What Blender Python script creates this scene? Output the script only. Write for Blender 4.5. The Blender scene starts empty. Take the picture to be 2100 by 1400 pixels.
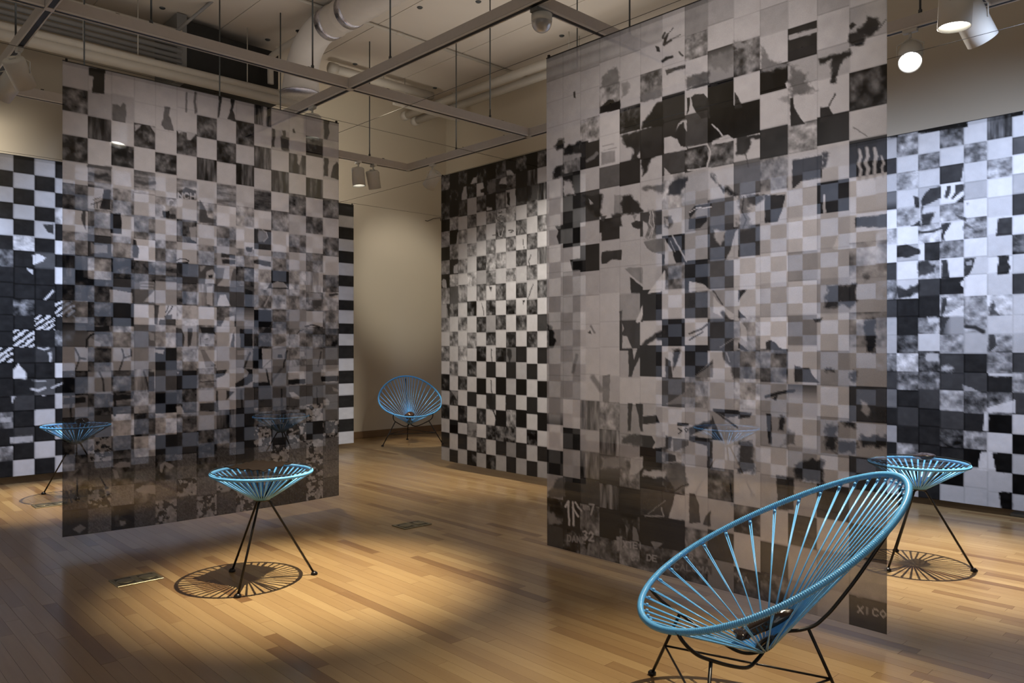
import bpy, math, random
import numpy as np
from mathutils import Vector, Matrix
random.seed(7)
R = math.radians
C = bpy.context.scene.collection
S = bpy.context.scene

# ------------------------------------------------------------ camera, world, big lights
# room axes: X runs along the left wall, Y along the right wall; the camera stands at the origin, 1.2 m up
FPX, CH, CX, HY = 1567.0, 1.2, 1050.0, 711.0
c1, s1, c2, s2 = .6886, .7252, .7252, -.6886
cam_d = bpy.data.cameras.new('camera'); cam = bpy.data.objects.new('camera', cam_d); C.objects.link(cam)
cam_d.sensor_width = 36; cam_d.lens = 36 * FPX / 2100; cam_d.shift_y = 11 / 2100
cam_d.clip_start = .02
cam.location = (0, 0, CH)
cam.rotation_euler = (R(90), 0, math.atan2(c2, c1) - R(90))
S.camera = cam
W = bpy.data.worlds.new('world'); S.world = W; W.use_nodes = True
W.node_tree.nodes['Background'].inputs[0].default_value = (1.0, .95, .90, 1)
W.node_tree.nodes['Background'].inputs[1].default_value = .15
S.view_settings.view_transform = 'Standard'; S.view_settings.look = 'None'
S.view_settings.gamma = 1; S.view_settings.use_curve_mapping = False
S.view_settings.exposure = 0.0
S.cycles.max_bounces = 8; S.cycles.transparent_max_bounces = 24
S.cycles.diffuse_bounces = 4; S.cycles.glossy_bounces = 4; S.cycles.transmission_bounces = 6
S.cycles.sample_clamp_indirect = 4; S.cycles.caustics_reflective = False; S.cycles.caustics_refractive = False
TZ = 3.25           # underside height of the lighting tracks
CEIL = 4.62
WARM = (1, .86, .64); NEUT = (1, .93, .82); COOL = (.60, .72, 1.0)
def area(name, loc, target, size, power, col):
    d = bpy.data.lights.new(name, 'AREA'); d.energy = power; d.color = col; d.shape = 'RECTANGLE'
    d.size, d.size_y = size
    o = bpy.data.objects.new(name, d); C.objects.link(o); o.location = loc
    o.rotation_euler = (Vector(target) - Vector(loc)).to_track_quat('-Z', 'Y').to_euler()
    return o
# soft ambient fill added behind the camera, no real source there
area('camera_side_fill', (-2.6, -2.8, 2.6), (3, 3, 1.2), (4, 2.6), 27, (1, .96, .92))
# unseen area lights added at track height to brighten the ceiling
for ux, uy, up in ((2.2, 4.3, 5), (4.3, 4.2, 4), (2.2, 6.6, 5), (4.6, 6.4, 5), (2.2, 2.0, 5), (4.8, 1.6, 4), (0.2, 5.2, 9), (5.7, 5.0, 9)):
    area('ceiling_fill', (ux, uy, 3.42), (ux, uy + .01, 5), (1.9, 1.9), up, (1, .95, .89))

# ------------------------------------------------------------ helpers
def proj(P):
    P = np.asarray(P); D = P[..., 0] * c1 + P[..., 1] * c2; r = P[..., 0] * s1 + P[..., 1] * s2
    return CX + FPX * r / D, HY - FPX * (P[..., 2] - CH) / D
def at(px, py, X=None, Y=None, Z=None):
    r = (px - CX) / FPX; u = (HY - py) / FPX
    dx = c1 + s1 * r; dy = c2 + s2 * r
    t = (Z - CH) / u if Z is not None else X / dx if X is not None else Y / dy
    return Vector((t * dx, t * dy, CH + t * u))

class MB:
    def __init__(s): s.v = []; s.f = []; s.sm = []
    def add(s, vs, fs, smooth=True):
        n = len(s.v); s.v += [tuple(v) for v in vs]; s.f += [tuple(i + n for i in f) for f in fs]; s.sm += [smooth] * len(fs)
        return s
    def box(s, lo, hi, bev=0):
        x0, y0, z0 = lo; x1, y1, z1 = hi
        if bev <= 0:
            vs = [(x, y, z) for z in (z0, z1) for x, y in ((x0, y0), (x1, y0), (x1, y1), (x0, y1))]
            return s.add(vs, [(3, 2, 1, 0), (4, 5, 6, 7), (0, 1, 5, 4), (1, 2, 6, 5), (2, 3, 7, 6), (3, 0, 4, 7)], False)
        b = bev
        rings = [(z0, b), (z0 + b, 0), (z1 - b, 0), (z1, b)]; vs = []
        for z, i in rings:
            q = b
            vs += [(x0 + q, y0 + i, z), (x1 - q, y0 + i, z), (x1 - i, y0 + q, z), (x1 - i, y1 - q, z),
                   (x1 - q, y1 - i, z), (x0 + q, y1 - i, z), (x0 + i, y1 - q, z), (x0 + i, y0 + q, z)]
        fs = [tuple(range(7, -1, -1)), tuple(range(24, 32))]
        for k in range(3):
            for j in range(8): a = k * 8 + j; b2 = k * 8 + (j + 1) % 8; fs.append((a, b2, b2 + 8, a + 8))
        return s.add(vs, fs, False)
    def tube(s, pts, r, n=8, closed=False, caps=True, rad=None):
        P = [Vector(p) for p in pts]; m = len(P)
        if rad is None: rad = [r] * m
        T = []
        for i in range(m):
            a = P[(i - 1) % m] if (closed or i) else P[0]; b = P[(i + 1) % m] if (closed or i < m - 1) else P[-1]
            t = (b - a); T.append(t.normalized() if t.length > 1e-9 else Vector((0, 0, 1)))
        u = T[0].orthogonal().normalized(); vs = []
        for i in range(m):
            u = (u - T[i] * u.dot(T[i])); u = u.normalized() if u.length > 1e-6 else T[i].orthogonal().normalized()
            w = T[i].cross(u)
            for k in range(n):
                a = 2 * math.pi * k / n; vs.append(P[i] + (u * math.cos(a) + w * math.sin(a)) * rad[i])
        fs = []
        for i in range(m if closed else m - 1):
            j = (i + 1) % m
            for k in range(n):
                k2 = (k + 1) % n; fs.append((i * n + k, i * n + k2, j * n + k2, j * n + k))
        if caps and not closed:
            fs.append(tuple(range(n - 1, -1, -1))); fs.append(tuple((m - 1) * n + k for k in range(n)))
        return s.add(vs, fs)
    def lathe(s, prof, n=24, mat=None, cap0=True, cap1=True):
        vs = []; fs = []; m = len(prof)
        for r, z in prof:
            for k in range(n):
                a = 2 * math.pi * k / n; v = Vector((r * math.cos(a), r * math.sin(a), z)); vs.append(mat @ v if mat else v)
        for i in range(m - 1):
            for k in range(n):
                k2 = (k + 1) % n; fs.append((i * n + k, i * n + k2, (i + 1) * n + k2, (i + 1) * n + k))
        if cap0: fs.append(tuple(range(n - 1, -1, -1)))
        if cap1: fs.append(tuple((m - 1) * n + k for k in range(n)))
        return s.add(vs, fs)
    def build(s, name, mat, parent=None, world=True):
        off = parent.location if (parent is not None and world) else Vector((0, 0, 0))
        me = bpy.data.meshes.new(name); me.from_pydata([(v[0] - off[0], v[1] - off[1], v[2] - off[2]) for v in s.v], [], s.f)
        me.polygons.foreach_set('use_smooth', s.sm); me.materials.append(mat); me.update()
        o = bpy.data.objects.new(name, me); C.objects.link(o)
        if parent is not None:
            o.parent = parent
        return o
def smooth_path(pts, per=6):
    P = [Vector(p) for p in pts]; out = []
    for i in range(len(P) - 1):
        p0 = P[max(i - 1, 0)]; p1 = P[i]; p2 = P[i + 1]; p3 = P[min(i + 2, len(P) - 1)]
        for k in range(per):
            t = k / per
            out.append(.5 * ((2 * p1) + (p2 - p0) * t + (2 * p0 - 5 * p1 + 4 * p2 - p3) * t * t + (3 * p1 - p0 - 3 * p2 + p3) * t ** 3))
    out.append(P[-1]); return out
def tag(o, label, cat, group=None, kind=None):
    if label: o['label'] = label
    if cat: o['category'] = cat
    if group: o['group'] = group
    if kind: o['kind'] = kind
    return o
def empty(name, loc, label, cat, group=None):
    o = bpy.data.objects.new(name, None); C.objects.link(o); o.location = loc; o.empty_display_size = .1
    return tag(o, label, cat, group)
def struct(o): o['kind'] = 'structure'; return o
def copy_tree(o, parent=None):
    c = o.copy(); C.objects.link(c); c.parent = parent
    for ch in list(o.children): copy_tree(ch, c)
    return c

# ------------------------------------------------------------ materials
def mat(name, col, rough=.5, metal=0, coat=0, noise=0, nscale=20, bump=0, spec=.5, stretch=(1, 1, 1), trans=0, ior=1.45):
    m = bpy.data.materials.new(name); m.use_nodes = True; nt = m.node_tree; b = nt.nodes['Principled BSDF']
    b.inputs['Base Color'].default_value = (*col, 1); b.inputs['Roughness'].default_value = rough
    b.inputs['Metallic'].default_value = metal; b.inputs['Coat Weight'].default_value = coat
    b.inputs['Specular IOR Level'].default_value = spec; b.inputs['IOR'].default_value = ior
    b.inputs['Transmission Weight'].default_value = trans
    if noise or bump:
        tc = nt.nodes.new('ShaderNodeNewGeometry'); mp = nt.nodes.new('ShaderNodeMapping'); mp.inputs['Scale'].default_value = stretch
        nz = nt.nodes.new('ShaderNodeTexNoise'); nz.inputs['Scale'].default_value = nscale; nz.inputs['Detail'].default_value = 4
        nt.links.new(tc.outputs['Position'], mp.inputs[0]); nt.links.new(mp.outputs[0], nz.inputs['Vector'])
        if noise:
            mx = nt.nodes.new('ShaderNodeMix'); mx.data_type = 'RGBA'; mx.inputs['Factor'].default_value = 1
            mx.inputs[6].default_value = (*[c * (1 - noise) for c in col], 1); mx.inputs[7].default_value = (*[min(1, c * (1 + noise)) for c in col], 1)
            nt.links.new(nz.outputs[0], mx.inputs['Factor']); nt.links.new(mx.outputs[2], b.inputs['Base Color'])
        if bump:
            bp = nt.nodes.new('ShaderNodeBump'); bp.inputs['Strength'].default_value = bump; bp.inputs['Distance'].default_value = .004
            nt.links.new(nz.outputs[0], bp.inputs['Height']); nt.links.new(bp.outputs[0], b.inputs['Normal'])
    return m
def emis(name, col, st):
    m = bpy.data.materials.new(name); m.use_nodes = True; nt = m.node_tree; nt.nodes.clear()
    e = nt.nodes.new('ShaderNodeEmission'); e.inputs[0].default_value = (*col, 1); e.inputs[1].default_value = st
    o = nt.nodes.new('ShaderNodeOutputMaterial'); nt.links.new(e.outputs[0], o.inputs[0]); return m
M = dict(
    wall=mat('wall_paint', (.50, .435, .335), .75, noise=.05, nscale=1.5, bump=.05),
    ceil=mat('ceiling_paint', (.56, .50, .43), .8, noise=.07, nscale=1.2, bump=.08),
    track=mat('track_paint', (.50, .46, .42), .45, noise=.06, nscale=30),
    trackf=mat('track_flange', (.62, .58, .53), .4, noise=.05, nscale=30),
    slot=mat('track_slot', (.012, .012, .012), .6, noise=.1, nscale=30),
    rod=mat('steel_rod', (.07, .075, .075), .5, .4, noise=.2, nscale=40),
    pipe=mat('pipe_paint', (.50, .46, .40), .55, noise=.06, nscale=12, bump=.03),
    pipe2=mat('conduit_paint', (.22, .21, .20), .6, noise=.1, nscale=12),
    black=mat('black_metal', (.012, .010, .009), .32, .3, noise=.2, nscale=60),
    blue=mat('blue_vinyl_cord', (.155, .50, .95), .28, coat=.3, noise=.06, nscale=60),
    bluedark=mat('blue_vinyl_wrap', (.12, .43, .82), .22, coat=.4, noise=.06, nscale=60),
    glass=mat('clear_glass', (.93, .98, .97), .02, trans=1, ior=1.45, noise=.01, nscale=3),
    leather=mat('brown_leather', (.008, .0048, .0033), .9, noise=.35, nscale=25, bump=.5, spec=.12),
    obs=mat('dark_glazed_clay', (.014, .008, .006), .12, coat=.5, noise=.5, nscale=30, bump=.3),
    bronze=mat('dark_bronze_glaze', (.10, .055, .035), .18, .6, noise=.5, nscale=30, bump=.4),
    lamp=mat('lamp_housing_paint', (.60, .58, .52), .4, noise=.04, nscale=20),
    brass=mat('aged_brass', (.22, .19, .12), .35, .7, noise=.3, nscale=60, bump=.2),
    brassd=mat('dark_brass_recess', (.06, .05, .035), .5, .5, noise=.3, nscale=60),
    vent=mat('black_vent_box', (.013, .012, .010), .7, noise=.3, nscale=15),
    ventf=mat('grey_vent_frame', (.17, .165, .155), .6, noise=.1, nscale=15),
    duct=mat('painted_spiral_duct', (.50, .45, .40), .5, noise=.06, nscale=14),
    cloth=mat('canvas_duct_sleeve', (.62, .58, .54), .8, noise=.05, nscale=14),
    foil=mat('foil_tape', (.55, .53, .58), .22, .9, noise=.4, nscale=60, bump=.8),
    dome=mat('dome_plastic', (.62, .60, .58), .12, trans=.55, noise=.05, nscale=14),
    grey=mat('grey_bracket', (.14, .145, .14), .5, noise=.1, nscale=30),
    base=mat('wooden_baseboard', (.17, .10, .05), .45, noise=.2, nscale=9, stretch=(.3, .3, 6)),
    wire=mat('steel_wire', (.04, .035, .03), .5, .5, noise=.2, nscale=80),
    lens=emis('lamp_lens', (1, .97, .9), 9), lensdim=emis('lamp_lens_soft', (1, .97, .88), 5),
)
def thin_glass():
    m = bpy.data.materials.new('thin_glass_pane'); m.use_nodes = True; nt = m.node_tree; nt.nodes.clear(); N = nt.nodes.new; L = nt.links.new
    t = N('ShaderNodeBsdfTransparent'); t.inputs[0].default_value = (.985, .995, .99, 1); g = N('ShaderNodeBsdfGlossy'); g.inputs['Roughness'].default_value = .015
    w = N('ShaderNodeLayerWeight'); w.inputs[0].default_value = .5; p = N('ShaderNodeMath'); p.operation = 'POWER'; p.inputs[1].default_value = 4.5; L(w.outputs['Facing'], p.inputs[0]); f = N('ShaderNodeMath'); f.operation = 'MULTIPLY_ADD'; f.inputs[1].default_value = .6; f.inputs[2].default_value = .02; L(p.outputs[0], f.inputs[0]); x = N('ShaderNodeMixShader'); o = N('ShaderNodeOutputMaterial')
    L(f.outputs[0], x.inputs[0]); L(t.outputs[0], x.inputs[1]); L(g.outputs[0], x.inputs[2]); L(x.outputs[0], o.inputs[0]); return m
M['glass'] = thin_glass()
# wood floor: every plank carries its own tone attribute
m = bpy.data.materials.new('maple_floor'); m.use_nodes = True; nt = m.node_tree; b = nt.nodes['Principled BSDF']; M['wood'] = m
N = nt.nodes.new; L = nt.links.new
att = N('ShaderNodeAttribute'); att.attribute_name = 'tone'
geo = N('ShaderNodeNewGeometry'); mp = N('ShaderNodeMapping'); mp.inputs['Scale'].default_value = (26, 1.6, 1)
add = N('ShaderNodeVectorMath'); add.operation = 'ADD'
sc = N('ShaderNodeVectorMath'); sc.operation = 'SCALE'; sc.inputs['Scale'].default_value = 37
L(att.outputs['Color'], sc.inputs[0]); L(geo.outputs['Position'], mp.inputs[0]); L(mp.outputs[0], add.inputs[0]); L(sc.outputs[0], add.inputs[1])
nz = N('ShaderNodeTexNoise'); nz.inputs['Scale'].default_value = 1.5; nz.inputs['Detail'].default_value = 5; nz.inputs['Distortion'].default_value = .6
L(add.outputs[0], nz.inputs['Vector'])
rmp = N('ShaderNodeValToRGB'); e = rmp.color_ramp.elements
e[0].position = 0; e[0].color = (.135, .066, .026, 1); e[1].position = 1; e[1].color = (.43, .30, .145, 1)
q = e.new(.3); q.color = (.225, .13, .055, 1); q = e.new(.65); q.color = (.325, .21, .095, 1)
sep = N('ShaderNodeSeparateColor'); L(att.outputs['Color'], sep.inputs[0])
ma = N('ShaderNodeMath'); ma.operation = 'MULTIPLY_ADD'; ma.inputs[1].default_value = .34; ma.inputs[2].default_value = -.17
L(nz.outputs[0], ma.inputs[0])
mb_ = N('ShaderNodeMath'); mb_.operation = 'ADD'; L(ma.outputs[0], mb_.inputs[0]); L(sep.outputs[0], mb_.inputs[1]); L(mb_.outputs[0], rmp.inputs[0])
L(rmp.outputs[0], b.inputs['Base Color'])
b.inputs['Roughness'].default_value = .30; b.inputs['Specular IOR Level'].default_value = .5
b.inputs['Coat Weight'].default_value = .35; b.inputs['Coat Roughness'].default_value = .16
bp = N('ShaderNodeBump'); bp.inputs['Strength'].default_value = .06; bp.inputs['Distance'].default_value = .002
L(nz.outputs[0], bp.inputs['Height']); L(bp.outputs[0], b.inputs['Normal'])

def fabric_mat(name, opac, tint, transl=.35):
    m = bpy.data.materials.new(name); m.use_nodes = True; nt = m.node_tree; nt.nodes.clear(); N = nt.nodes.new; L = nt.links.new
    a = N('ShaderNodeAttribute'); a.attribute_name = 'print'
    geo = N('ShaderNodeNewGeometry'); nz = N('ShaderNodeTexNoise'); nz.inputs['Scale'].default_value = 420
    L(geo.outputs['Position'], nz.inputs['Vector'])
    mr = N('ShaderNodeMapRange'); mr.inputs['From Min'].default_value = .3; mr.inputs['From Max'].default_value = .7
    mr.inputs['To Min'].default_value = .93; mr.inputs['To Max'].default_value = 1.07; L(nz.outputs[0], mr.inputs[0])
    vm = N('ShaderNodeVectorMath'); vm.operation = 'MULTIPLY'; vm.inputs[1].default_value = tint; L(a.outputs['Color'], vm.inputs[0])
    vs = N('ShaderNodeVectorMath'); vs.operation = 'SCALE'; L(vm.outputs[0], vs.inputs[0]); L(mr.outputs[0], vs.inputs['Scale'])
    d = N('ShaderNodeBsdfDiffuse'); t = N('ShaderNodeBsdfTranslucent'); L(vs.outputs[0], d.inputs[0]); L(vs.outputs[0], t.inputs[0])
    mx = N('ShaderNodeMixShader'); mx.inputs[0].default_value = transl; L(d.outputs[0], mx.inputs[1]); L(t.outputs[0], mx.inputs[2])
    tr = N('ShaderNodeBsdfTransparent'); m2 = N('ShaderNodeMixShader'); sx = N('ShaderNodeSeparateXYZ'); L(a.outputs['Vector'], sx.inputs[0]); fm = N('ShaderNodeMath'); fm.operation = 'MULTIPLY_ADD'; fm.inputs[1].default_value = -2.1 * (1 - opac); fm.inputs[2].default_value = opac; L(sx.outputs[0], fm.inputs[0]); L(fm.outputs[0], m2.inputs[0])
    L(tr.outputs[0], m2.inputs[1]); L(mx.outputs[0], m2.inputs[2])
    o = N('ShaderNodeOutputMaterial'); L(m2.outputs[0], o.inputs[0]); return m
M['sheer'] = fabric_mat('sheer_printed_fabric', .90, (.94, .90, .93))
M['sheer2'] = fabric_mat('sheer_printed_fabric_back', .93, (.95, .93, .96))
M['solid'] = fabric_mat('printed_fabric', .97, (1.10, 1.11, 1.15), .15)

# ------------------------------------------------------------ room
XW, YW, X0, Y0 = 6.9, 8.65, -3.2, -3.2
sub = struct(MB().box((X0, Y0, -.10), (XW + .1, YW + .1, -.013)).build('floor', mat('subfloor', (.05, .03, .015), .9, noise=.2, nscale=8)))
rows = []
PW = .0572
x = X0
rng = random.Random(11)
planks = []
while x < XW:
    y = Y0 - rng.random()
    while y < YW:
        ln = rng.choice((.3, .45, .6, .8, 1.0, 1.3)) * rng.uniform(.85, 1.15)
        tn = min(.98, max(.04, rng.gauss(.60, .10))) if rng.random() > .10 else rng.uniform(.12, .38)
        a, bb = max(y, Y0), min(y + ln, YW)
        if bb - a > .02: planks.append((x, a, min(x + PW, XW), bb, tn, rng.random()))
        y += ln
    x += PW
def pl_area(p):
    cx, cy = (p[0] + p[2]) / 2, (p[1] + p[3]) / 2
    D = cx * c1 + cy * c2
    if D < .8: return 0
    P = [proj((xx, yy, 0.)) for xx, yy in ((p[0], p[1]), (p[2], p[1]), (p[2], p[3]), (p[0], p[3]))]
    mx, my = sum(q[0] for q in P) / 4, sum(q[1] for q in P) / 4
    if not (0 < mx < 2100 and my < 1400): return 0
    return abs(sum(P[i][0] * P[(i + 1) % 4][1] - P[(i + 1) % 4][0] * P[i][1] for i in range(4))) / 2
order = sorted(range(len(planks)), key=lambda i: -pl_area(planks[i]))
big = set(order[:298])
def plank_mesh(name, ps):
    mb = MB(); tn = []
    for p in ps:
        g = .0004; z = -.0003 * p[5]
        mb.box((p[0] + g, p[1] + g, -.012), (p[2] - g, p[3] - g, z)); tn += [(p[4], p[5], (p[5] * 7) % 1, 1)] * 24
    me = bpy.data.meshes.new(name); me.from_pydata(mb.v, [], mb.f); me.materials.append(M['wood'])
    ca = me.color_attributes.new('tone', 'FLOAT_COLOR', 'CORNER'); ca.data.foreach_set('color', np.array(tn, dtype=np.float32).ravel())
    o = bpy.data.objects.new(name, me); C.objects.link(o); o.parent = sub; return o
for i in sorted(big): plank_mesh('plank', [planks[i]])
fo = plank_mesh('plank_field', [planks[i] for i in range(len(planks)) if i not in big]); fo['kind'] = 'stuff'

struct(MB().box((X0, YW, -.1), (XW + .1, YW + .12, CEIL + .2)).build('wall_left', M['wall']))
struct(MB().box((XW, Y0, -.1), (XW + .12, YW, CEIL + .2)).build('wall_right', M['wall']))
ce = struct(MB().box((X0, Y0, CEIL + .03), (XW + .1, YW + .1, CEIL + .2)).build('ceiling', M['ceil']))
xx = 4.55 - 1.16 * 7
while xx < XW:
    a, bq = max(xx + .004, X0), min(xx + 1.156, XW)
    if bq > a: MB().box((a, Y0, CEIL), (bq, YW, CEIL + .03)).build('ceiling_panel', M['ceil'], ce)
    xx += 1.16
struct(MB().box((X0, YW - .018, 0), (XW, YW, .09), .003).build('baseboard_left', M['base']))
struct(MB().box((XW - .018, Y0, 0), (XW, YW - .018, .09), .003).build('baseboard_right', M['base']))

# ------------------------------------------------------------ lighting tracks, rods
def bar_box(mb, a, b2, w, z0, z1):
    x0, x1 = sorted((a[0], b2[0])); y0, y1 = sorted((a[1], b2[1]))
    if x1 - x0 > y1 - y0: mb.box((x0, y0 - w / 2, z0), (x1, y0 + w / 2, z1), .002)
    else: mb.box((x0 - w / 2, y0, z0), (x0 + w / 2, y1, z1), .002)
def track(a, b2, label, rods=()):
    # a, b2: ends (x, y); rods: positions along the bar
    e = empty('lighting_track', (a[0], a[1], TZ), label, 'track', 'suspended lighting tracks')
    along_x = abs(b2[0] - a[0]) > abs(b2[1] - a[1])
    g = .029
    sx = (1 if b2[0] > a[0] else -1) if along_x else 0; sy = 0 if along_x else (1 if b2[1] > a[1] else -1)
    A = (a[0] + sx * g, a[1] + sy * g); B = (b2[0] - sx * g, b2[1] - sy * g)
    mb = MB(); bar_box(mb, A, B, .050, TZ + .012, TZ + .082); mb.build('channel', M['track'], e)
    mb = MB()
    for s in (-1, 1):
        o = s * .0205
        if along_x: bar_box(mb, (A[0], A[1] + o), (B[0], B[1] + o), .009, TZ, TZ + .012)
        else: bar_box(mb, (A[0] + o, A[1]), (B[0] + o, B[1]), .009, TZ, TZ + .012)
    mb.build('flange', M['trackf'], e)
    mb = MB(); bar_box(mb, A, B, .032, TZ + .003, TZ + .0125); mb.build('slot', M['slot'], e)
    for r in rods:
        x, y = (r, a[1]) if along_x else (a[0], r)
        mb = MB(); mb.tube([(x, y, TZ + .08), (x, y, CEIL)], .0065, 6); mb.tube([(x, y, TZ + .082), (x, y, TZ + .11)], .012, 6)
        mb.build('hanging_rod', M['rod'], e)
    n = 3
    for k in range(n):
        t = (k + .5) / n; x = A[0] + (B[0] - A[0]) * t + .02; y = A[1] + (B[1] - A[1]) * t + .02
        MB().box((x - .012, y - .006, TZ + .082), (x + .012, y + .006, TZ + .10)).build('clip', M['black'], e)
XG, YG = (1.16, 3.26, 5.27), (1.37, 3.25, 5.31, 7.31)
def jbox(x, y):
    e = MB().box((x - .027, y - .027, TZ - .001), (x + .027, y + .027, TZ + .084), .002).build('track_junction', M['trackf'])
    tag(e, None, 'junction', 'junction boxes of the track grid'); return e
track((XG[0], -1.0), (XG[0], YG[2]), 'near part of the track crossing the upper left corner, overhead before the left banner', (.5, 3.4))
track((XG[0], YG[2]), (XG[0], 8.2), 'track bar running back over the two lamps at the upper left edge', (6.25, 7.8))
track((XG[1], -1.0), (XG[1], YG[2]), 'long diagonal track bar from the top middle down to the crossing behind the left banner', (4.75, 3.42, .5))
track((XG[1], YG[2]), (XG[1], YG[3]), 'track bar ending above the right end of the left banner', ())
track((XG[2], -1.0), (XG[2], YG[1]), 'track bar with the glaring spotlight above the right wall hanging', (1.75, .2))
track((XG[2], YG[1]), (XG[2], YG[2]), 'track bar passing behind the top of the large right banner', (4.68,))
track((XG[2], YG[2]), (XG[2], YG[3]), 'short rising track bar above the checkered hanging at the back', (6.43,))
track((-1.6, YG[2]), (XG[0], YG[2]), 'track stub at the top left behind the corner junction', ())
track((XG[0], YG[2]), (XG[1], YG[2]), 'long track bar sloping over the top of the left banner', (1.75, 2.93))
track((XG[1], YG[2]), (XG[2], YG[2]), 'track bar crossing the middle below the ceiling pipes', (4.76,))
track((-1.6, YG[3]), (XG[0], YG[3]), 'track stub at the far left edge', ())
track((XG[0], YG[3]), (XG[1], YG[3]), 'track bar seen beside and through the left banner', (1.86, 3.04))
track((XG[1], YG[3]), (XG[2], YG[3]), 'farthest track bar carrying the pair of unlit lamps', (3.67, 4.74))
track((XG[1], YG[1]), (XG[2], YG[1]), 'track bar behind the clear dome at the top of the picture', (4.2,))
track((XG[1], YG[0]), (XG[2], YG[0]), 'track bar ending at the lamps in the upper right corner', ())
for xg, yg, lb in ((XG[0], YG[2], 'track junction box at the upper left, before the dim conduits'), (XG[1], YG[2], 'track junction box above the right end of the left banner'),
                   (XG[2], YG[2], 'track junction box just left of the top of the right banner'), (XG[1], YG[3], 'track junction box seen through the left banner near its right end'),
                   (XG[2], YG[3], 'farthest track junction box, at the corner above the alcove'), (XG[2], YG[1], 'track junction box hidden behind the right banner')):
    jbox(xg, yg)['label'] = lb

# ------------------------------------------------------------ track spotlights
def spot(loc, aim, power=0, cone=50, blend=.6, col=NEUT, label='', lens='lensdim', r=.071, ln=.20, soft=.008, grp='cylinder track spotlights', body=True):
    x, y = loc; zc = TZ
    d0 = Vector((x, y, zc - .17)); d = (Vector(aim) - d0).normalized()
    if power:
        ld = bpy.data.lights.new('spot_beam', 'SPOT'); ld.energy = power; ld.color = col; ld.spot_size = R(cone); ld.spot_blend = blend; ld.shadow_soft_size = soft
        lo = bpy.data.objects.new('spot_beam', ld); C.objects.link(lo); lo.location = d0 + d * (ln / 2 + .01)
        lo.rotation_euler = d.to_track_quat('-Z', 'Y').to_euler()
    if not body: return
    e = empty('track_spotlight', (x, y, zc), label, 'lamp', grp)
    # adapter and stem
    MB().box((x - .018, y - .045, zc - .022), (x + .018, y + .045, zc + .003), .003).build('track_adapter', M['lamp'], e)
    MB().tube([(x, y, zc - .02), (x, y, zc - .055)], .009, 8).build('stem', M['lamp'], e)
    side = d.cross(Vector((0, 0, 1))); side = side.normalized() if side.length > .1 else Vector((1, 0, 0))
    up = side.cross(d).normalized()
    cen = d0
    yk = [(x, y, zc - .055)] + [cen + side * (s_ * (r + .006)) + Vector((0, 0, .075 - k * .03)) for s_, k in ((1, 0), (1, 2.5))]
    yk2 = [(x, y, zc - .055)] + [cen + side * (s_ * (r + .006)) + Vector((0, 0, .075 - k * .03)) for s_, k in ((-1, 0), (-1, 2.5))]
    mb = MB(); mb.tube(yk, .0045, 6); mb.tube(yk2, .0045, 6); mb.build('yoke', M['lamp'], e)
    mt = Matrix.Translation(cen) @ d.to_track_quat('Z', 'Y').to_matrix().to_4x4()
    h = ln / 2
    prof = [(.02, -h), (r - .012, -h), (r - .003, -h + .006), (r, -h + .014), (r, h), (r - .004, h), (r - .005, h - .035)]
    hs = MB().lathe(prof, 28, mt, True, False).build('housing', M['lamp'], e)
    MB().lathe([(.022, -h + .001), (.022, -h - .012), (.018, -h - .014)], 16, mt).build('rear_cap', M['lamp'], hs, False)
    MB().lathe([(r - .0055, h - .035), (.001, h - .034)], 24, mt, False, False).build('lens', M[lens], e)
    hs2 = hs.children[0]; hs2.location = -Vector((x, y, zc))
# visible lamps
spot((1.16, 6.14), (2.5, 7.4, 1.0), 190, 75, .9, COOL, 'pale cylinder lamp leaning right, front one of the pair at the upper left edge')
spot((1.16, 6.50), (.3, 7.8, 1.5), 210, 90, .9, COOL, 'pale cylinder lamp with a bright lower rim, pointing left at the upper left edge', 'lens')
spot((2.14, 7.31), (1.66, 6.9, .3), 600, 38, .7, WARM, 'lit cylinder lamp seen dimly through the upper left of the left banner')
spot((3.26, 5.91), (3.27, 5.98, 0), 170, 64, .7, WARM, 'downward cylinder lamp with glowing mouth showing at the top right of the left banner')
spot((4.594, 7.31), (4.75, 7.1, 0), 0, 40, .7, WARM, 'left lamp of the pair hanging from the farthest track, nearly upright')
spot((4.79, 7.31), (5.70, 7.72, .35), 230, 22, .7, WARM, 'right lamp of the pair on the farthest track, tilted down to the right')
spot((5.27, 1.81), (4.0, 1.4, 1.9), 95, 120, .9, NEUT, 'dazzling spotlight pointing at the camera above the right wall hanging', 'lens')
spot((4.67, 1.37), (4.62, 1.50, .3), 900, 48, .9, NEUT, 'upper lamp with a wide white mouth at the top right corner', 'lens', r=.084, ln=.24)
spot((4.99, 1.37), (5.9, 1.0, 1.9), 0, 50, .7, COOL, 'big pale lamp leaning right behind the white-mouthed one in the top right corner', r=.084, ln=.24)
spot((5.27, 6.85), (5.2, 7.9, 2.1), 0, 60, .9, NEUT, 'small pale lamp on the short track above the back hanging')
spot((5.27, 3.73), (5.44, 3.22, .4), 260, 38, .7, WARM, '', body=False)
# lamps out of the frame, above and before the picture
spot((2.07, 3.25), (1.96, 3.52, 0), 950, 40, .95, WARM, 'spotlight above the table with the leather sheet, outside the frame', body=False)
spot((3.20, 1.21), (2.18, 1.22, .3), 420, 50, .9, WARM, 'spotlight above the front armchair, outside the frame', body=False)
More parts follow.
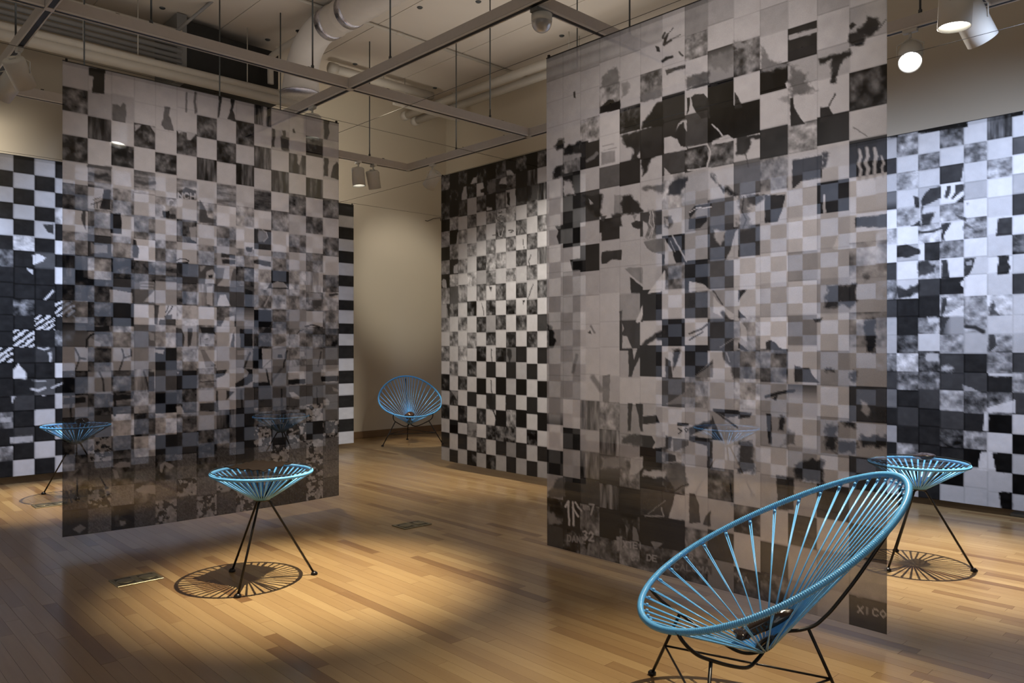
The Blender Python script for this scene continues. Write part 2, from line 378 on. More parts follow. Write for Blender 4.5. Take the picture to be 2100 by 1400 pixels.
# fill spots without lamp bodies, added to brighten hangings, walls, floor and alcove
def fill_wash(loc, aim, power, cone, col, blend=.9, soft=.12):
    spot((loc[0], loc[1]), aim, power, cone, blend, col, '', body=False, soft=soft)
fill_wash((3.26, 6.6), (4.3, 7.82, 1.0), 70, 85, COOL)
fill_wash((2.2, 5.31), (2.4, 7.82, 1.5), 260, 80, COOL)
fill_wash((3.9, 3.25), (6.26, 3.4, 1.5), 280, 92, COOL)
fill_wash((4.3, .6), (6.26, 1.6, 1.6), 350, 92, COOL)
fill_wash((5.27, 5.9), (6.1, 8.6, 2.1), 150, 42, (1, .95, .85), .8)
fill_wash((.9, 7.55), (.8, 8.65, 2.9), 80, 120, NEUT)
fill_wash((4.3, 7.31), (5.2, 8.65, 3.7), 45, 110, NEUT)
fill_wash((1.16, 2.9), (2.0, 5.05, 1.8), 150, 56, (1, .92, .88))
fill_wash((1.16, 1.3), (3.17, 2.1, 1.9), 200, 64, (1, .92, .88))
fill_wash((3.2, 4.8), (3.1, 3.5, 0), 45, 80, WARM)
fill_wash((3.95, 3.25), (4.725, 5.0, 1.2), 420, 64, NEUT)
fill_wash((3.30, 5.31), (4.725, 5.1, 1.0), 160, 60, NEUT)

# ------------------------------------------------------------ sensor dome, ceiling services
dx, dy = at(1111, 45, Y=3.25)[:2]
e = empty('sensor_dome', (dx, dy, TZ), 'clear half-round dome in a grey bracket under the track at the top', 'sensor')
MB().box((dx - .075, dy - .03, TZ - .03), (dx + .075, dy + .03, TZ - .002), .004).build('bracket', M['grey'], e)
MB().lathe([(.058, TZ - .075), (.064, TZ - .07), (.064, TZ - .03), (.03, TZ - .028)], 28, Matrix.Translation((dx, dy, 0))).build('collar', M['lamp'], e)
MB().lathe([(.062 * math.cos(a), TZ - .075 - .062 * math.sin(a)) for a in [R(k * 10) for k in range(0, 10)]], 28, Matrix.Translation((dx, dy, 0)), False, True).build('dome', M['dome'], e)
# wall pipes parallel to X, at the left wall
def pipe(a, b2, r, m, label, hang=(), grp=None, couple=()):
    e = empty('ceiling_pipe', a, label, 'pipe', grp)
    MB().tube([a, b2], r, 16).build('pipe_run', M[m], e)
    A = Vector(a); B = Vector(b2)
    for t in couple:
        p = A.lerp(B, t); d = (B - A).normalized(); MB().tube([p - d * .05, p + d * .05], r * 1.22, 16).build('coupling', M[m], e)
    for t in hang:
        p = A.lerp(B, t); MB().tube([p + Vector((0, 0, r)), (p[0], p[1], CEIL)], .005, 6).build('hanging_rod', M['pipe'], e)
    return e
pp = lambda px, py, Y: at(px, py, Y=Y)
zz = pp(300, 125, 7.9)[2]
pipe((-1.5, 7.9, zz), (4.15, 7.9, zz), .036, 'pipe', 'bright horizontal pipe running above the left banner', (.35, .62, .9), None, (.33, .97))
zb = pp(0, 70, 7.93)[2]
pipe((-1.5, 7.93, zb), (4.2, 7.93, zb), .052, 'pipe', 'thick pale pipe just above the left banner, lowest of those pipes', (.2, .7))
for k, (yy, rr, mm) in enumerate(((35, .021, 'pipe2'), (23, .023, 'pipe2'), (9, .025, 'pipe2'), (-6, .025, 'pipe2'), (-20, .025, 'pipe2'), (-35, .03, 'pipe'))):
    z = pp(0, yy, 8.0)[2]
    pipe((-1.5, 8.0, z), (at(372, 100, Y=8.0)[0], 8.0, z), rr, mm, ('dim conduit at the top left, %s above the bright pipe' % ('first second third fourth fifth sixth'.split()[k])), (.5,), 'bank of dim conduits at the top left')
z = at(800, 173, Y=8.0)[2]
pipe((at(676, 140, Y=8.0)[0], 8.0, z), (6.15, 8.0, z), .05, 'pipe', 'pale pipe under the ceiling behind the middle track', (.5,), None, (.03,))
for X_, z_, r_, lb in ((6.16, 4.37, .05, 'upper'), (6.33, 4.33, .05, 'lower')):
    pipe((X_, 1.0, z_), (X_, YW, z_), r_, 'pipe', lb + ' one of the two parallel pale pipes slanting up to the right banner', (.6,), None, (.995,))
p0 = at(868, 196, Y=8.02); p1 = at(963, 226, Y=8.02)
e = empty('pipe_support', (p0[0], 8.02, 4.30), 'short slotted support channel hung under the crossing pale pipes', 'support')
MB().box((5.55, 7.98, 4.255), (6.62, 8.04, 4.30), .004).build('channel', M['pipe'], e)
for xr in (5.72, 6.5): MB().tube([(xr, 8.01, 4.30), (xr, 8.01, CEIL)], .006, 6).build('hanging_rod', M['pipe'], e)
# conduit on the ceiling
Yc = at(734, 36, Z=CEIL)[1]
pipe((1.5, Yc, CEIL - .02), (6.88, Yc, CEIL - .02), .016, 'pipe', 'thin conduit fixed across the ceiling panels', (), None, (.35, .62))
# vent box
def bx(px0, py0, px1, py1, Y):
    a = at(px0, py0, Y=Y); b = at(px1, py1, Y=Y); return a[0], b[0], min(a[2], b[2]), max(a[2], b[2])
e = empty('vent_box', (3, 8.5, 4.0), 'black stepped vent box high on the wall behind the left banner', 'vent')
x0, x1, _, z1 = bx(382, 43, 452, 62, 8.02); MB().box((x0, 8.02, zb - .01), (x1, YW, min(z1, CEIL - .01)), .004).build('tall_panel', M['vent'], e)
x0b, x1b, _, z1b = bx(452, 80, 572, 108, 8.02); MB().box((x1, 8.03, zb - .01), (x1b, YW, min(CEIL - .1, z1b)), .004).build('low_panel', M['vent'], e)
MB().box((x0 - .1, 8.0, zb - .01), (x0, YW, CEIL - .01), .003).build('side_frame', M['ventf'], e)
# slanted strut
MB_ = MB().tube([at(362, 64, Y=7.9), at(445, -6, Y=7.5)], .016, 8).build('diagonal_strut', M['pipe2']); tag(MB_, 'thin grey strut rising to the ceiling left of the black vent box', 'strut')
# sprinkler pipe
q0 = at(555, 172, Y=7.94); q1 = at(555, 116, Y=7.94); q2 = at(612, 78, Y=7.5)
e = empty('sprinkler_pipe', q0, 'pale bent pipe with a sprinkler head beside the black vent box', 'pipe')
MB().tube(smooth_path([q0, q0.lerp(q1, .8), q1.lerp(q2, .12), q2], 5), .034, 12).build('pipe_run', M['pipe'], e)
mb = MB(); mb.tube([q2, q2 + Vector((0, 0, .07))], .014, 8); mb.lathe([(.03, q2[2] + .07), (.03, q2[2] + .078)], 12, Matrix.Translation((q2[0], q2[1], 0))); mb.build('sprinkler_head', M['black'], e)
# spiral duct
XD, ZD, RD = 3.95, 4.44, .155
e = empty('spiral_duct', (XD, 7.0, ZD), 'pale spiral air duct with foil tape bands bending down behind the track', 'duct')
ys = 2.4; path = []
k = 0; P = []; rad = []
while ys < 6.85:
    P.append((XD, ys, ZD)); rad.append(RD + (.006 if k % 8 == 0 else 0)); ys += .02; k += 1
MB().tube(P, RD, 28, rad=rad).build('duct_run', M['duct'], e)
for yy in (6.42, 6.80):
    MB().tube([(XD, yy - .05, ZD), (XD, yy - .02, ZD), (XD, yy + .05, ZD)], RD + .007, 28, rad=[RD + .003, RD + .008, RD + .006]).build('foil_band', M['foil'], e)
MB().tube(smooth_path([(XD, 6.82, ZD), (XD, 7.05, ZD - .02), (XD, 7.25, ZD - .12), (XD, 7.36, ZD - .27), (XD, 7.40, ZD - .42), (XD, 7.41, ZD - .55)], 4), RD, 28, caps=False,
          rad=[RD - .005 + .05 * (i / 20) ** 2 for i in range(21)]).build('canvas_sleeve', M['cloth'], e)
MB().lathe([(.212, 0), (.218, .012), (.20, .02), (.08, .035)], 28, Matrix.Translation((XD, 7.41, ZD - .575)), True, True).build('outlet_ring', M['foil'], e)
for (px, py, Z_, lb) in ((333, 16, CEIL, 'small dark ceiling anchor left of the black vent box'), (549, 81, CEIL, 'small dark ceiling anchor above the right end of the black vent box'), (728, 131, CEIL, 'ragged dark ceiling anchor between spiral duct and diagonal track'), (892, 180, CEIL, 'dark ceiling anchor just above the crossing pale pipes'), (981, 3, CEIL, 'ceiling anchor at the top edge left of the dome'), (1152, 73, CEIL, 'small ceiling anchor right of the clear dome'), (861, 15, CEIL, 'tiny ceiling anchor at the top middle')):
    p = at(px, py, Z=Z_); 
    if p[0] > XW - .1 or p[1] > YW - .1: continue
    o = MB().lathe([(.02, CEIL - .012), (.03, CEIL - .004), (.03, CEIL)], 10, Matrix.Translation((p[0], p[1], 0))).build('ceiling_anchor', M['rod'])
    tag(o, lb, 'anchor', 'anchor stubs dotted over the ceiling')
# stay wires at the height of the hangings
for a, b2, lb in (((-2, 5.05, 2.895), (6.85, 5.05, 2.895), 'thin wire stretched along the top of the left banner and on to the right'),
                  ((3.18, -1.5, 2.90), (3.18, 8.6, 2.90), 'thin wire stretched along the top of the large right banner and beyond'),
                  ((4.735, -1.5, 2.905), (4.735, 8.6, 2.905), 'thin wire carrying the middle back hanging, passing the dazzling spotlight'),
                  ((-1.5, 7.82, 2.89), (6.85, 7.82, 2.89), 'thin wire carrying the left wall hanging and crossing the alcove')):
    o = MB().tube([a, b2], .0015, 5).build('stay_wire', M['wire']); tag(o, lb, 'wire', 'stretched stay wires')

# ------------------------------------------------------------ side tables
TR, TH = .247, .556
def ring_pts(fn, n): return [fn(2 * math.pi * i / n) for i in range(n)]
def ribbed(mb, fn, L_, r, pitch=.0052, sides=8):
    n = int(L_ / pitch) * 3; pts = ring_pts(fn, n); rad = [r * (1, 1.13, .85)[i % 3] for i in range(n)]
    mb.tube(pts, r, sides, closed=True, rad=rad); return mb
def make_table(label):
    e = empty('side_table', (0, 0, 0), label, 'table', 'round blue cord side tables')
    rim = ribbed(MB(), lambda a: (TR * math.cos(a), TR * math.sin(a), TH), 2 * math.pi * TR, .0082).build('wrapped_rim', M['blue'], e)
    for i in range(44):
        a = 2 * math.pi * (i + .5) / 44; mb = MB()
        for s in (-1, 1):
            b = a + s * .010; c = a + s * .028
            mb.tube([((TR + .002) * math.cos(b), (TR + .002) * math.sin(b), TH - .004), (.037 * math.cos(c), .037 * math.sin(c), .418)], .0026, 5)
        mb.build('cord', M['blue'], e)
    MB().tube(ring_pts(lambda a: (.034 * math.cos(a), .034 * math.sin(a), .418), 20), .007, 8, closed=True).build('hub_ring', M['black'], e)
    for k in range(3):
        a = 2 * math.pi * k / 3; d = Vector((math.cos(a), math.sin(a), 0))
        mb = MB().tube([d * -.238 + Vector((0, 0, TH - .012)), d * -.045 + Vector((0, 0, .43)), d * .038 + Vector((0, 0, .405)), d * .262 + Vector((0, 0, .008))], .006, 8)
        lg = mb.build('leg', M['black'], e)
        MB().lathe([(.009, .018), (.017, .010), (.018, .003), (.016, 0)], 12, Matrix.Translation((d[0] * .263, d[1] * .263, 0))).build('foot_pad', M['black'], lg)
    gl = MB().lathe([(TR - .004, TH + .012), (TR - .001, TH + .0135), (TR - .001, TH + .018), (TR - .004, TH + .0195)], 64).build('glass_top', M['glass'], e)
    MB().tube(ring_pts(lambda a: ((TR + .0005) * math.cos(a), (TR + .0005) * math.sin(a), TH + .0158), 64), .0022, 5, closed=True).build('glass_edge', M['slot'], gl)
    return e
T1 = make_table('blue cord side table holding the brown leather sheet, before the left banner')
tables = [(T1, (1.771, 3.73), 99.7)]
for xy, ang, lb in (((1.714, 6.967), 138, 'blue cord side table half hidden by the left edge of the left banner'),
                    ((4.535, 1.515), 285, 'blue cord side table beyond the front chair, with a small dark dome on its glass'),
                    ((3.32, 6.6), 20, 'blue cord side table seen only through the lower right of the left banner'),
                    ((5.40, 3.22), 100, 'blue cord side table seen only faintly through the middle of the right banner')):
    t = copy_tree(T1); t['label'] = lb; tables.append((t, xy, ang))
for t, xy, ang in tables: t.location = (xy[0], xy[1], 0); t.rotation_euler = (0, 0, R(ang))
GZ = TH + .0205
# leather sheet on the first table
cor = [at(460, 960.5, Z=GZ), at(539, 968, Z=GZ), at(600, 950.5, Z=GZ), at(529, 946, Z=GZ)]
n = 18; vs = []; fs = []
rs = random.Random(3)
for i in range(n + 1):
    for j in range(n + 1):
        u, v = i / n, j / n
        p = (cor[0] * (1 - u) + cor[1] * u) * (1 - v) + (cor[3] * (1 - u) + cor[2] * u) * v
        ed = min(u, v, 1 - u, 1 - v); wob = max(0, .12 - ed) / .12
        p = p + Vector((.007 * wob * math.sin(19 * v + 3), .007 * wob * math.sin(17 * u + 1), .0035 + .004 * wob * (1 + math.sin(23 * (u + v)))))
        vs.append(p)
for i in range(n):
    for j in range(n):
        a = i * (n + 1) + j; fs.append((a, a + n + 1, a + n + 2, a + 1))
m_ = MB().add(vs, fs); m_.v = [tuple(v) for v in vs] + [(v[0], v[1], v[2] - .003) for v in vs]
N0 = len(vs); m_.f = fs + [tuple(i + N0 for i in reversed(f)) for f in fs]
ring = [i for i in range(n + 1)] + [i * (n + 1) + n for i in range(1, n + 1)] + [n * (n + 1) + j for j in range(n - 1, -1, -1)] + [i * (n + 1) for i in range(n - 1, 0, -1)]
for k in range(len(ring)): a, b2 = ring[k], ring[(k + 1) % len(ring)]; m_.f.append((a, b2, b2 + N0, a + N0))
m_.sm = [True] * len(m_.f)
tag(m_.build('leather_sheet', M['leather']), 'brown square leather sheet with wavy edges lying on the front side table', 'leather')
def lump(name, c, sx, sy, sz, material, label, cat, seed=0, amp=.12, rot=0, n=22, tilt=0):
    rr = random.Random(seed); ph = [rr.uniform(0, 6) for _ in range(6)]; vs = []; fs = []
    for i in range(n + 1):
        th = math.pi * i / n
        for j in range(2 * n):
            p = 2 * math.pi * j / (2 * n)
            k = 1 + amp * (math.sin(3 * p + ph[0] + 2 * th) * math.sin(th) + .6 * math.sin(5 * th + ph[1] + p) * math.sin(th) + .4 * math.sin(7 * p + ph[2]) * math.sin(th))
            vs.append(Vector((sx * math.sin(th) * math.cos(p) * k, sy * math.sin(th) * math.sin(p) * k, sz * math.cos(th) * (1 + .3 * (k - 1)))))
    for i in range(n):
        for j in range(2 * n):
            j2 = (j + 1) % (2 * n); fs.append((i * 2 * n + j, (i + 1) * 2 * n + j, (i + 1) * 2 * n + j2, i * 2 * n + j2))
    mt = Matrix.Rotation(rot, 3, 'Z') @ Matrix.Rotation(tilt, 3, 'Y')
    o = MB().add([mt @ v for v in vs], fs).build(name, material); o.location = c
    return tag(o, label, cat) if label else o
lump('clay_dome', (4.585, 1.50, GZ + .017), .06, .05, .02, M['obs'], 'small dark glazed dome on the glass of the right side table', 'sculpture', 5)
lump('glazed_lump', (1.75, 6.93, GZ + .022), .05, .04, .024, M['obs'], 'dark glinting lump on the far left side table, seen through the banner', 'sculpture', 8)
lump('glazed_slab', (3.33, 6.62, GZ + .011), .12, .09, .012, M['obs'], 'flat dark slab with glints on the side table behind the left banner', 'sculpture', 9, .08)

# ------------------------------------------------------------ oval cord chairs (local: +x front, y side)
RA, RB, RT, RZ, RE = .468, .371, .494, .552, -.16
def ring(a, off=0.0):
    u = (RA + off) * math.cos(a); v = (RB + off) * math.sin(a) * (1 + RE * math.cos(a)); w = .012 * (u / RA) ** 2
    return Vector((-u * math.cos(RT) - 0 + w * math.sin(RT) * 1, v, RZ + u * math.sin(RT) + w * math.cos(RT)))
def make_chair(label, ncord=40):
    e = empty('cord_armchair', (0, 0, 0), label, 'chair', 'oval blue cord armchairs')
    ribbed(MB(), ring, 2.62, .0098, .0062, 10).build('wrapped_rim', M['bluedark'], e)
    hub = Vector((.02, 0, .243))
    for i in range(ncord):
        t = 2 * math.pi * (i + .5) / ncord
        t = t - .36 * math.sin(2 * t) * .5
        mb = MB(); a0 = t
        for s in (-1, 1):
            p = ring(t + s * .009); p = p + Vector((0, 0, -.004)); d = Vector((p[0] - hub[0], p[1], 0)).normalized()
            q = hub + d * .028 + Vector((0, 0, .02 * math.cos(t))) + Vector((-d[1], d[0], 0)) * s * .003
            mb.tube([p, q], .0022, 6)
        p = ring(t) ; k = (hub - p).normalized()
        mb.tube([p + k * .018 - Vector((0, 0, .002)), p + k * .026 - Vector((0, 0, .002))], .0052, 8)
        mb.build('cord', M['blue'], e)
    MB().tube(ring_pts(lambda a: hub + Vector((.026 * math.cos(a), .026 * math.sin(a), .004 + .018 * -math.cos(a))), 20), .008, 8, closed=True).build('hub_ring', M['black'], e)
    arm = [(.358, .224, .372), (.345, .232, .350), (.32, .228, .322), (.29, .217, .298), (.252, .198, .278), (.191, .145, .242), (.127, .095, .212), (.092, .06, .201), (.063, .03, .206), (.035, .008, .222), (.02, 0, .243)]
    for s, nm in ((1, 'l'), (-1, 'r')):
        MB().tube(smooth_path([(x, y * s, z) for x, y, z in arm], 4), .0058, 10).build('front_arm', M['black'], e)
    sp = [(.03, 0, .236), (-.03, 0, .283), (-.09, 0, .292), (-.135, 0, .306), (-.165, 0, .330), (-.20, 0, .366), (-.27, 0, .455), (-.34, 0, .555), (-.385, 0, .625), (-.412, 0, .69), (-.412, 0, .755)]
    MB().tube(smooth_path(sp, 4), .0058, 10).build('back_spine', M['black'], e)
    legs = [((.252, .198, .276), (.318, .352, .006)), ((.252, -.198, .276), (.318, -.352, .006)), ((-.116, 0, .296), (-.247, 0, .006))]
    js = []
    for a, b2 in legs:
        lg = MB().tube([a, b2], .0056, 10).build('leg', M['black'], e)
        MB().lathe([(.009, .016), (.015, .010), (.015, 0)], 12, Matrix.Translation((b2[0], b2[1], 0))).build('foot_pad', M['black'], lg)
        A = Vector(a); B = Vector(b2); t = (A[2] - .135) / (A[2] - B[2]); js.append(A.lerp(B, t))
    for i, j in ((0, 1), (1, 2), (2, 0)): MB().tube([js[i], js[j]], .0038, 8).build('stretcher', M['black'], e)
    return e
CH1 = make_chair('large blue cord armchair with black legs in the right foreground')
fx, fy = .835, 2.45
def rf(Rr, Ff): return (Ff * c1 + Rr * s1, Ff * c2 + Rr * s2)
def place(o, Rr, Ff, fr, ff, sc=1):
    x, y = rf(Rr, Ff); dx_, dy_ = rf(fr, ff); o.location = (x, y, 0); o.rotation_euler = (0, 0, math.atan2(dy_, dx_)); o.scale = (sc,) * 3
CH2 = copy_tree(CH1); CH2['label'] = 'small distant blue cord armchair facing us against the dark base of the back wall'
place(CH1, .835, 2.45, -1, -.012); place(CH2, -1.29, 9.63, .25, -.97, 1.04)
x, y = rf(.805, 2.45)
g = lump('clay_gourd', (x, y, .312), .098, .026, .023, M['obs'], 'long dark glossy clay form lying in the seat of the front armchair', 'sculpture', 2, .10, math.atan2(*reversed(rf(1, .02))), tilt=-.42)
g = lump('clay_piece', (*rf(.735, 2.44), .283), .038, .026, .016, M['obs'], 'short dark clay piece beside the long one in the front seat', 'sculpture', 4, .12, .4)
lump('bronze_skull_form', (*rf(-1.27, 9.50), .345), .055, .05, .05, M['bronze'], 'lumpy dark bronze glazed form sitting in the distant armchair', 'sculpture', 12, .2)

# ------------------------------------------------------------ floor outlet covers
def cover(pts, label):
    c = [at(px, py, Z=0) for px, py in pts]
    cen = sum(c, Vector()) / 4; e = empty('floor_outlet_cover', (cen[0], cen[1], 0), label, 'outlet', 'brass floor outlet covers')
    L_, w = .112, .076
    ax = (c[1] - c[0] + c[2] - c[3]); al = math.atan2(ax[1], ax[0]); al = round(al / (math.pi / 2)) * (math.pi / 2)
    pl = MB().box((-L_, -w, -.002), (L_, w, .005), .002).build('plate', M['brass'], e, False)
    for s in (-1, 1):
        MB().box((s * L_ * .48 - L_ * .34, -w * .72, .0045), (s * L_ * .48 + L_ * .34, w * .72, .0058)).build('recess', M['brassd'], e, False)
        MB().lathe([(w * .55, .0055), (w * .55, .0068), (w * .45, .0075)], 20, Matrix.Translation((s * L_ * .48, 0, 0))).build('screw_cap', M['brass'], e, False)
    e.rotation_euler = (0, 0, al)
cover([(224, 1191), (243, 1206), (334, 1186), (315, 1172)][0:1] + [(315, 1172), (334, 1186), (243, 1206)], 'brass floor outlet cover left of the leather sheet table')
cover([(803, 1078), (862, 1067), (883, 1075), (830, 1086)], 'brass floor outlet cover in the open floor between the two banners')
cover([(48, 1035), (140, 1027), (160, 1034), (62, 1044)], 'brass floor outlet cover beside the far left side table')
o = MB().box((6.30, 1.40, 0), (6.42, 1.50, .02), .003).build('floor_box', M['grey']); tag(o, 'small dark floor box at the foot of the right wall hanging', 'outlet')

hk = at(872, 452, Y=8.64); hk2 = at(903, 446, Y=8.64)
o = MB().tube([hk, hk + Vector((.02, -.03, -.01)), hk.lerp(hk2, .5) + Vector((0, -.01, .005)), hk2, hk2 + Vector((0, -.01, -.05))], .004, 5).build('wall_hook', M['black']); tag(o, 'short crooked dark wire hook on the alcove wall beside the back hanging', 'hook')

# ------------------------------------------------------------ printed hangings: woven-strip photographs printed on fabric
def vnoise(u, v, seed):
    iu = np.floor(u).astype(np.int64); iv = np.floor(v).astype(np.int64); fu = u - iu; fv = v - iv
    fu = fu * fu * (3 - 2 * fu); fv = fv * fv * (3 - 2 * fv)
    def h(a, b):
        x = (a * 374761393 + b * 668265263 + seed * 974634777) & 0x7fffffff
        x = ((x ^ (x >> 13)) * 1274126177) & 0x7fffffff; return ((x ^ (x >> 16)) & 0xffff) / 65535.
    return (h(iu, iv) * (1 - fu) + h(iu + 1, iv) * fu) * (1 - fv) + (h(iu, iv + 1) * (1 - fu) + h(iu + 1, iv + 1) * fu) * fv
def fbm(u, v, seed, o=4):
    s = 0; a = .5; t = 0
    for k in range(o): s = s + a * vnoise(u * 2 ** k, v * 2 ** k, seed + k); t += a; a *= .55
    return s / t
def inpoly(px, py, P):
    ins = np.zeros(px.shape, bool); n = len(P)
    for i in range(n):
        x1, y1 = P[i]; x2, y2 = P[(i + 1) % n]
        if y1 == y2: continue
        ins ^= ((y1 > py) != (y2 > py)) & (px < (x2 - x1) * (py - y1) / (y2 - y1) + x1)
    return ins
def segd(px, py, a, b):
    dx, dy = b[0] - a[0], b[1] - a[1]; l = dx * dx + dy * dy + 1e-9
    t = np.clip(((px - a[0]) * dx + (py - a[1]) * dy) / l, 0, 1)
    return np.hypot(px - a[0] - t * dx, py - a[1] - t * dy)
GLY = {'D': '0,0 .5,0 .8,.3 .8,.7 .5,1 0,1 0,0', 'A': '0,1 .4,0 .8,1/.15,.65 .65,.65', 'N': '0,1 0,0 .8,1 .8,0', 'Z': '0,0 .8,0 0,1 .8,1',
       'X': '0,0 .8,1/.8,0 0,1', 'T': '0,0 .9,0/.45,0 .45,1', 'E': '.8,0 0,0 0,1 .8,1/0,.5 .6,.5', 'C': '.8,.2 .5,0 .2,0 0,.3 0,.7 .2,1 .5,1 .8,.8', 'O': '.4,0 0,.4 0,.6 .4,1 .8,.6 .8,.4 .4,0',
       'I': '.3,0 .3,1', 'L': '0,0 0,1 .7,1', 'U': '0,0 0,.8 .3,1 .6,1 .8,.8 .8,0', 'M': '0,1 0,0 .4,.6 .8,0 .8,1', 'H': '0,0 0,1/.8,0 .8,1/0,.5 .8,.5', '3': '0,.1 .4,0 .7,.2 .4,.45 .75,.7 .4,1 0,.9',
       '2': '0,.25 .3,0 .7,.2 .6,.5 0,1 .8,1', '7': '0,0 .8,0 .3,1', '5': '.7,0 .1,0 0,.45 .5,.4 .75,.7 .4,1 0,.9', '.': '.2,.9 .3,1', 'n': '0,1 0,.4 .5,.4 .6,1', 'u': '0,.3 0,.9 .5,1 .6,.3', ' ': ''}
def glyph_strokes(txt, x, y, h, slope, w):
    out = []
    for ch in txt:
        for st in GLY[ch].split('/'):
            if st: out.append([(x + float(a) * h * w, y + float(b) * h + float(a) * h * w * slope) for a, b in (q.split(',') for q in st.split())])
        x += h * w * 1.15; y += h * w * 1.15 * slope
    return out
CROPS = dict(A=(1110, 0, 3.5), B=(1110, 400, 3.5), C=(1110, 800, 3.5), D=(1460, 0, 3.5), E=(1460, 400, 3.5), F=(1460, 800, 2.8),
             L1=(110, 110, 5.833), L2=(410, 170, 5.833), L3=(110, 330, 5.833), L4=(410, 390, 5.833), L5=(110, 560, 5.833), L6=(410, 610, 5.833), L7=(110, 790, 4.373), L8=(410, 820, 5.833),
             W1=(1820, 220, 5), W2=(1820, 480, 5), W3=(1820, 740, 4.118), V1=(0, 300, 4), V2=(0, 640, 4), Z1=(890, 300, 6.0875), Z2=(890, 520, 6.0875), Z3=(890, 740, 5.6))
def hanging(name, along, const, u0, u1, z0, z1, cols, rowf, table, art, nc, nr, material, seed, sag=.0, wav=.004, kind='x', obj_parts=True):
    """cols: column edges along the wall axis (metres), rowf: row edges as heights; table: one string per row, two characters per cell"""
    cols = np.array(cols); rows_ = np.array(rowf)
    asc = cols[-1] > cols[0]
    us = np.unique(np.concatenate([np.linspace(cols[i], cols[i + 1], nc, endpoint=False) for i in range(len(cols) - 1)] + [cols[-1:]]))
    vs_ = np.concatenate([np.linspace(rows_[i], rows_[i + 1], nr, endpoint=False) for i in range(len(rows_) - 1)] + [rows_[-1:]])
    if not asc: us = us[::-1]
    U, Z = np.meshgrid(us, vs_); nU, nZ = len(us), len(vs_)
    hz = (Z - z0) / (z1 - z0)
    off = wav * (np.sin(U * 5.1 + seed) + .5 * np.sin(U * 13.7 + seed * 2) * (1 - hz)) * (1.1 - hz)
    Zs = Z - sag * (1 - hz) * (np.sin(np.pi * (U - us[0]) / (us[-1] - us[0])) )
    Pz = np.stack([U, np.full_like(U, const) + off, Zs], -1) if along == 'X' else np.stack([np.full_like(U, const) + off, U, Zs], -1)
    flat = np.stack([U, np.full_like(U, const), Z], -1) if along == 'X' else np.stack([np.full_like(U, const), U, Z], -1)
    px, py = proj(flat)
    # cell indices with small weave offsets
    cu = np.interp(U if asc else -U, cols if asc else -cols, np.arange(len(cols)))
    rv = np.interp(-Z, -rows_, np.arange(len(rows_)))
    ci = np.clip(np.floor(cu).astype(int), 0, len(cols) - 2)
    rv2 = rv + .10 * (vnoise(ci * 3.7 + .5, np.round(rv) * 2.3 + .5, seed + 40) - .5) * 2 * (np.abs(rv - np.round(rv)) < .3) * (rv > .5) * (rv < len(rows_) - 1.5)
    ri = np.clip(np.floor(rv2).astype(int), 0, len(rows_) - 2)
    fu = cu - ci; fv = np.clip(rv2 - ri, 0, 1)
    T = np.zeros((len(rows_) - 1, len(cols) - 1)); K = np.zeros_like(T, dtype=int); tex = '.mgnvbudlrs'
    for r in range(T.shape[0]):
        s = table[r].split() if r < len(table) else []
        for c in range(T.shape[1]):
            tk = s[c] if c < len(s) else ('7.' if (r + c) % 2 else '1.')
            T[r, c] = float(tk[0]); K[r, c] = tex.index(tk[1] if len(tk) > 1 else '.')
    t = T[ri, ci]; k = K[ri, ci]; q = seed * 31 + ri * 57 % 91 + ci * 13
    uu = cu + q * .37; vv = rv + q * .71
    n1 = fbm(uu * 3.2, vv * 3.2, seed); n2 = fbm(uu * 9, vv * 9, seed + 9, 2); nv = fbm(uu * 6, vv * .9, seed + 5); nb = fbm(uu * .7, vv * 4.5, seed + 6)
    ng = fbm(uu * 4.5, vv * 5.5, seed + 3, 3); rnd = vnoise(uu * 40, vv * 40, seed + 12)
    t0 = t.copy()
    t = np.where(k == 0, t0 + .8 * (n1 - .5), t)
    t = np.where(k == 1, t0 + 8.5 * (n1 - .5) + 1.6 * (n2 - .5), t)
    t = np.where(k == 2, np.where(ng > .66 - .045 * t0, 6.2 + 3 * (n2 - .5), 2.0 + 2 * (n2 - .5)), t)
    t = np.where(k == 3, t0 + 2.0 * (rnd - .5) + 1.2 * (n2 - .5), t)
    t = np.where(k == 4, t0 + 9 * (nv - .5), t)
    t = np.where(k == 5, t0 + 10 * (nb - .5) + 2 * (n2 - .5), t)
    t = np.where(k == 6, t0 * (.35 + .65 * np.clip(fv * 2, 0, 1)), t)
    t = np.where(k == 7, t0 * (.35 + .65 * np.clip(2 - fv * 2, 0, 1)), t)
    t = np.where(k == 8, t0 * (.3 + .7 * np.clip(fu * 2.2, 0, 1)), t)
    t = np.where(k == 9, t0 * (.3 + .7 * np.clip(2.2 - fu * 2.2, 0, 1)), t)
    st = np.sin((cu * .9 + rv) * 16 + 3 * (n1 - .5)) + .8 * np.sin((cu * .9 + rv) * 41) * (n2 > .5)
    t = np.where(k == 10, np.where(st > .1, 8.5, 1.0), t)
    for item in art:
        typ, cr, tone = item[0], item[1], item[2]; ox, oy, sc = CROPS[cr]
        if typ == 'T':
            _, _, _, txt, x, y, h, slope, w, lw = item
            for st_ in glyph_strokes(txt, x, y, h, slope, w):
                pts = [(ox + a / sc, oy + b / sc) for a, b in st_]
                for i in range(len(pts) - 1):
                    d = segd(px, py, pts[i], pts[i + 1]); w_ = np.clip(1.5 - d / (lw / sc / 2), 0, 1); t = t * (1 - w_) + tone * w_
            continue
        v = [float(a) for a in item[3].replace(',', ' ').split()]; pts = [(ox + v[i] / sc, oy + v[i + 1] / sc) for i in range(0, len(v), 2)]
        x0 = min(p[0] for p in pts) - 12; x1 = max(p[0] for p in pts) + 12; y0 = min(p[1] for p in pts) - 12; y1 = max(p[1] for p in pts) + 12
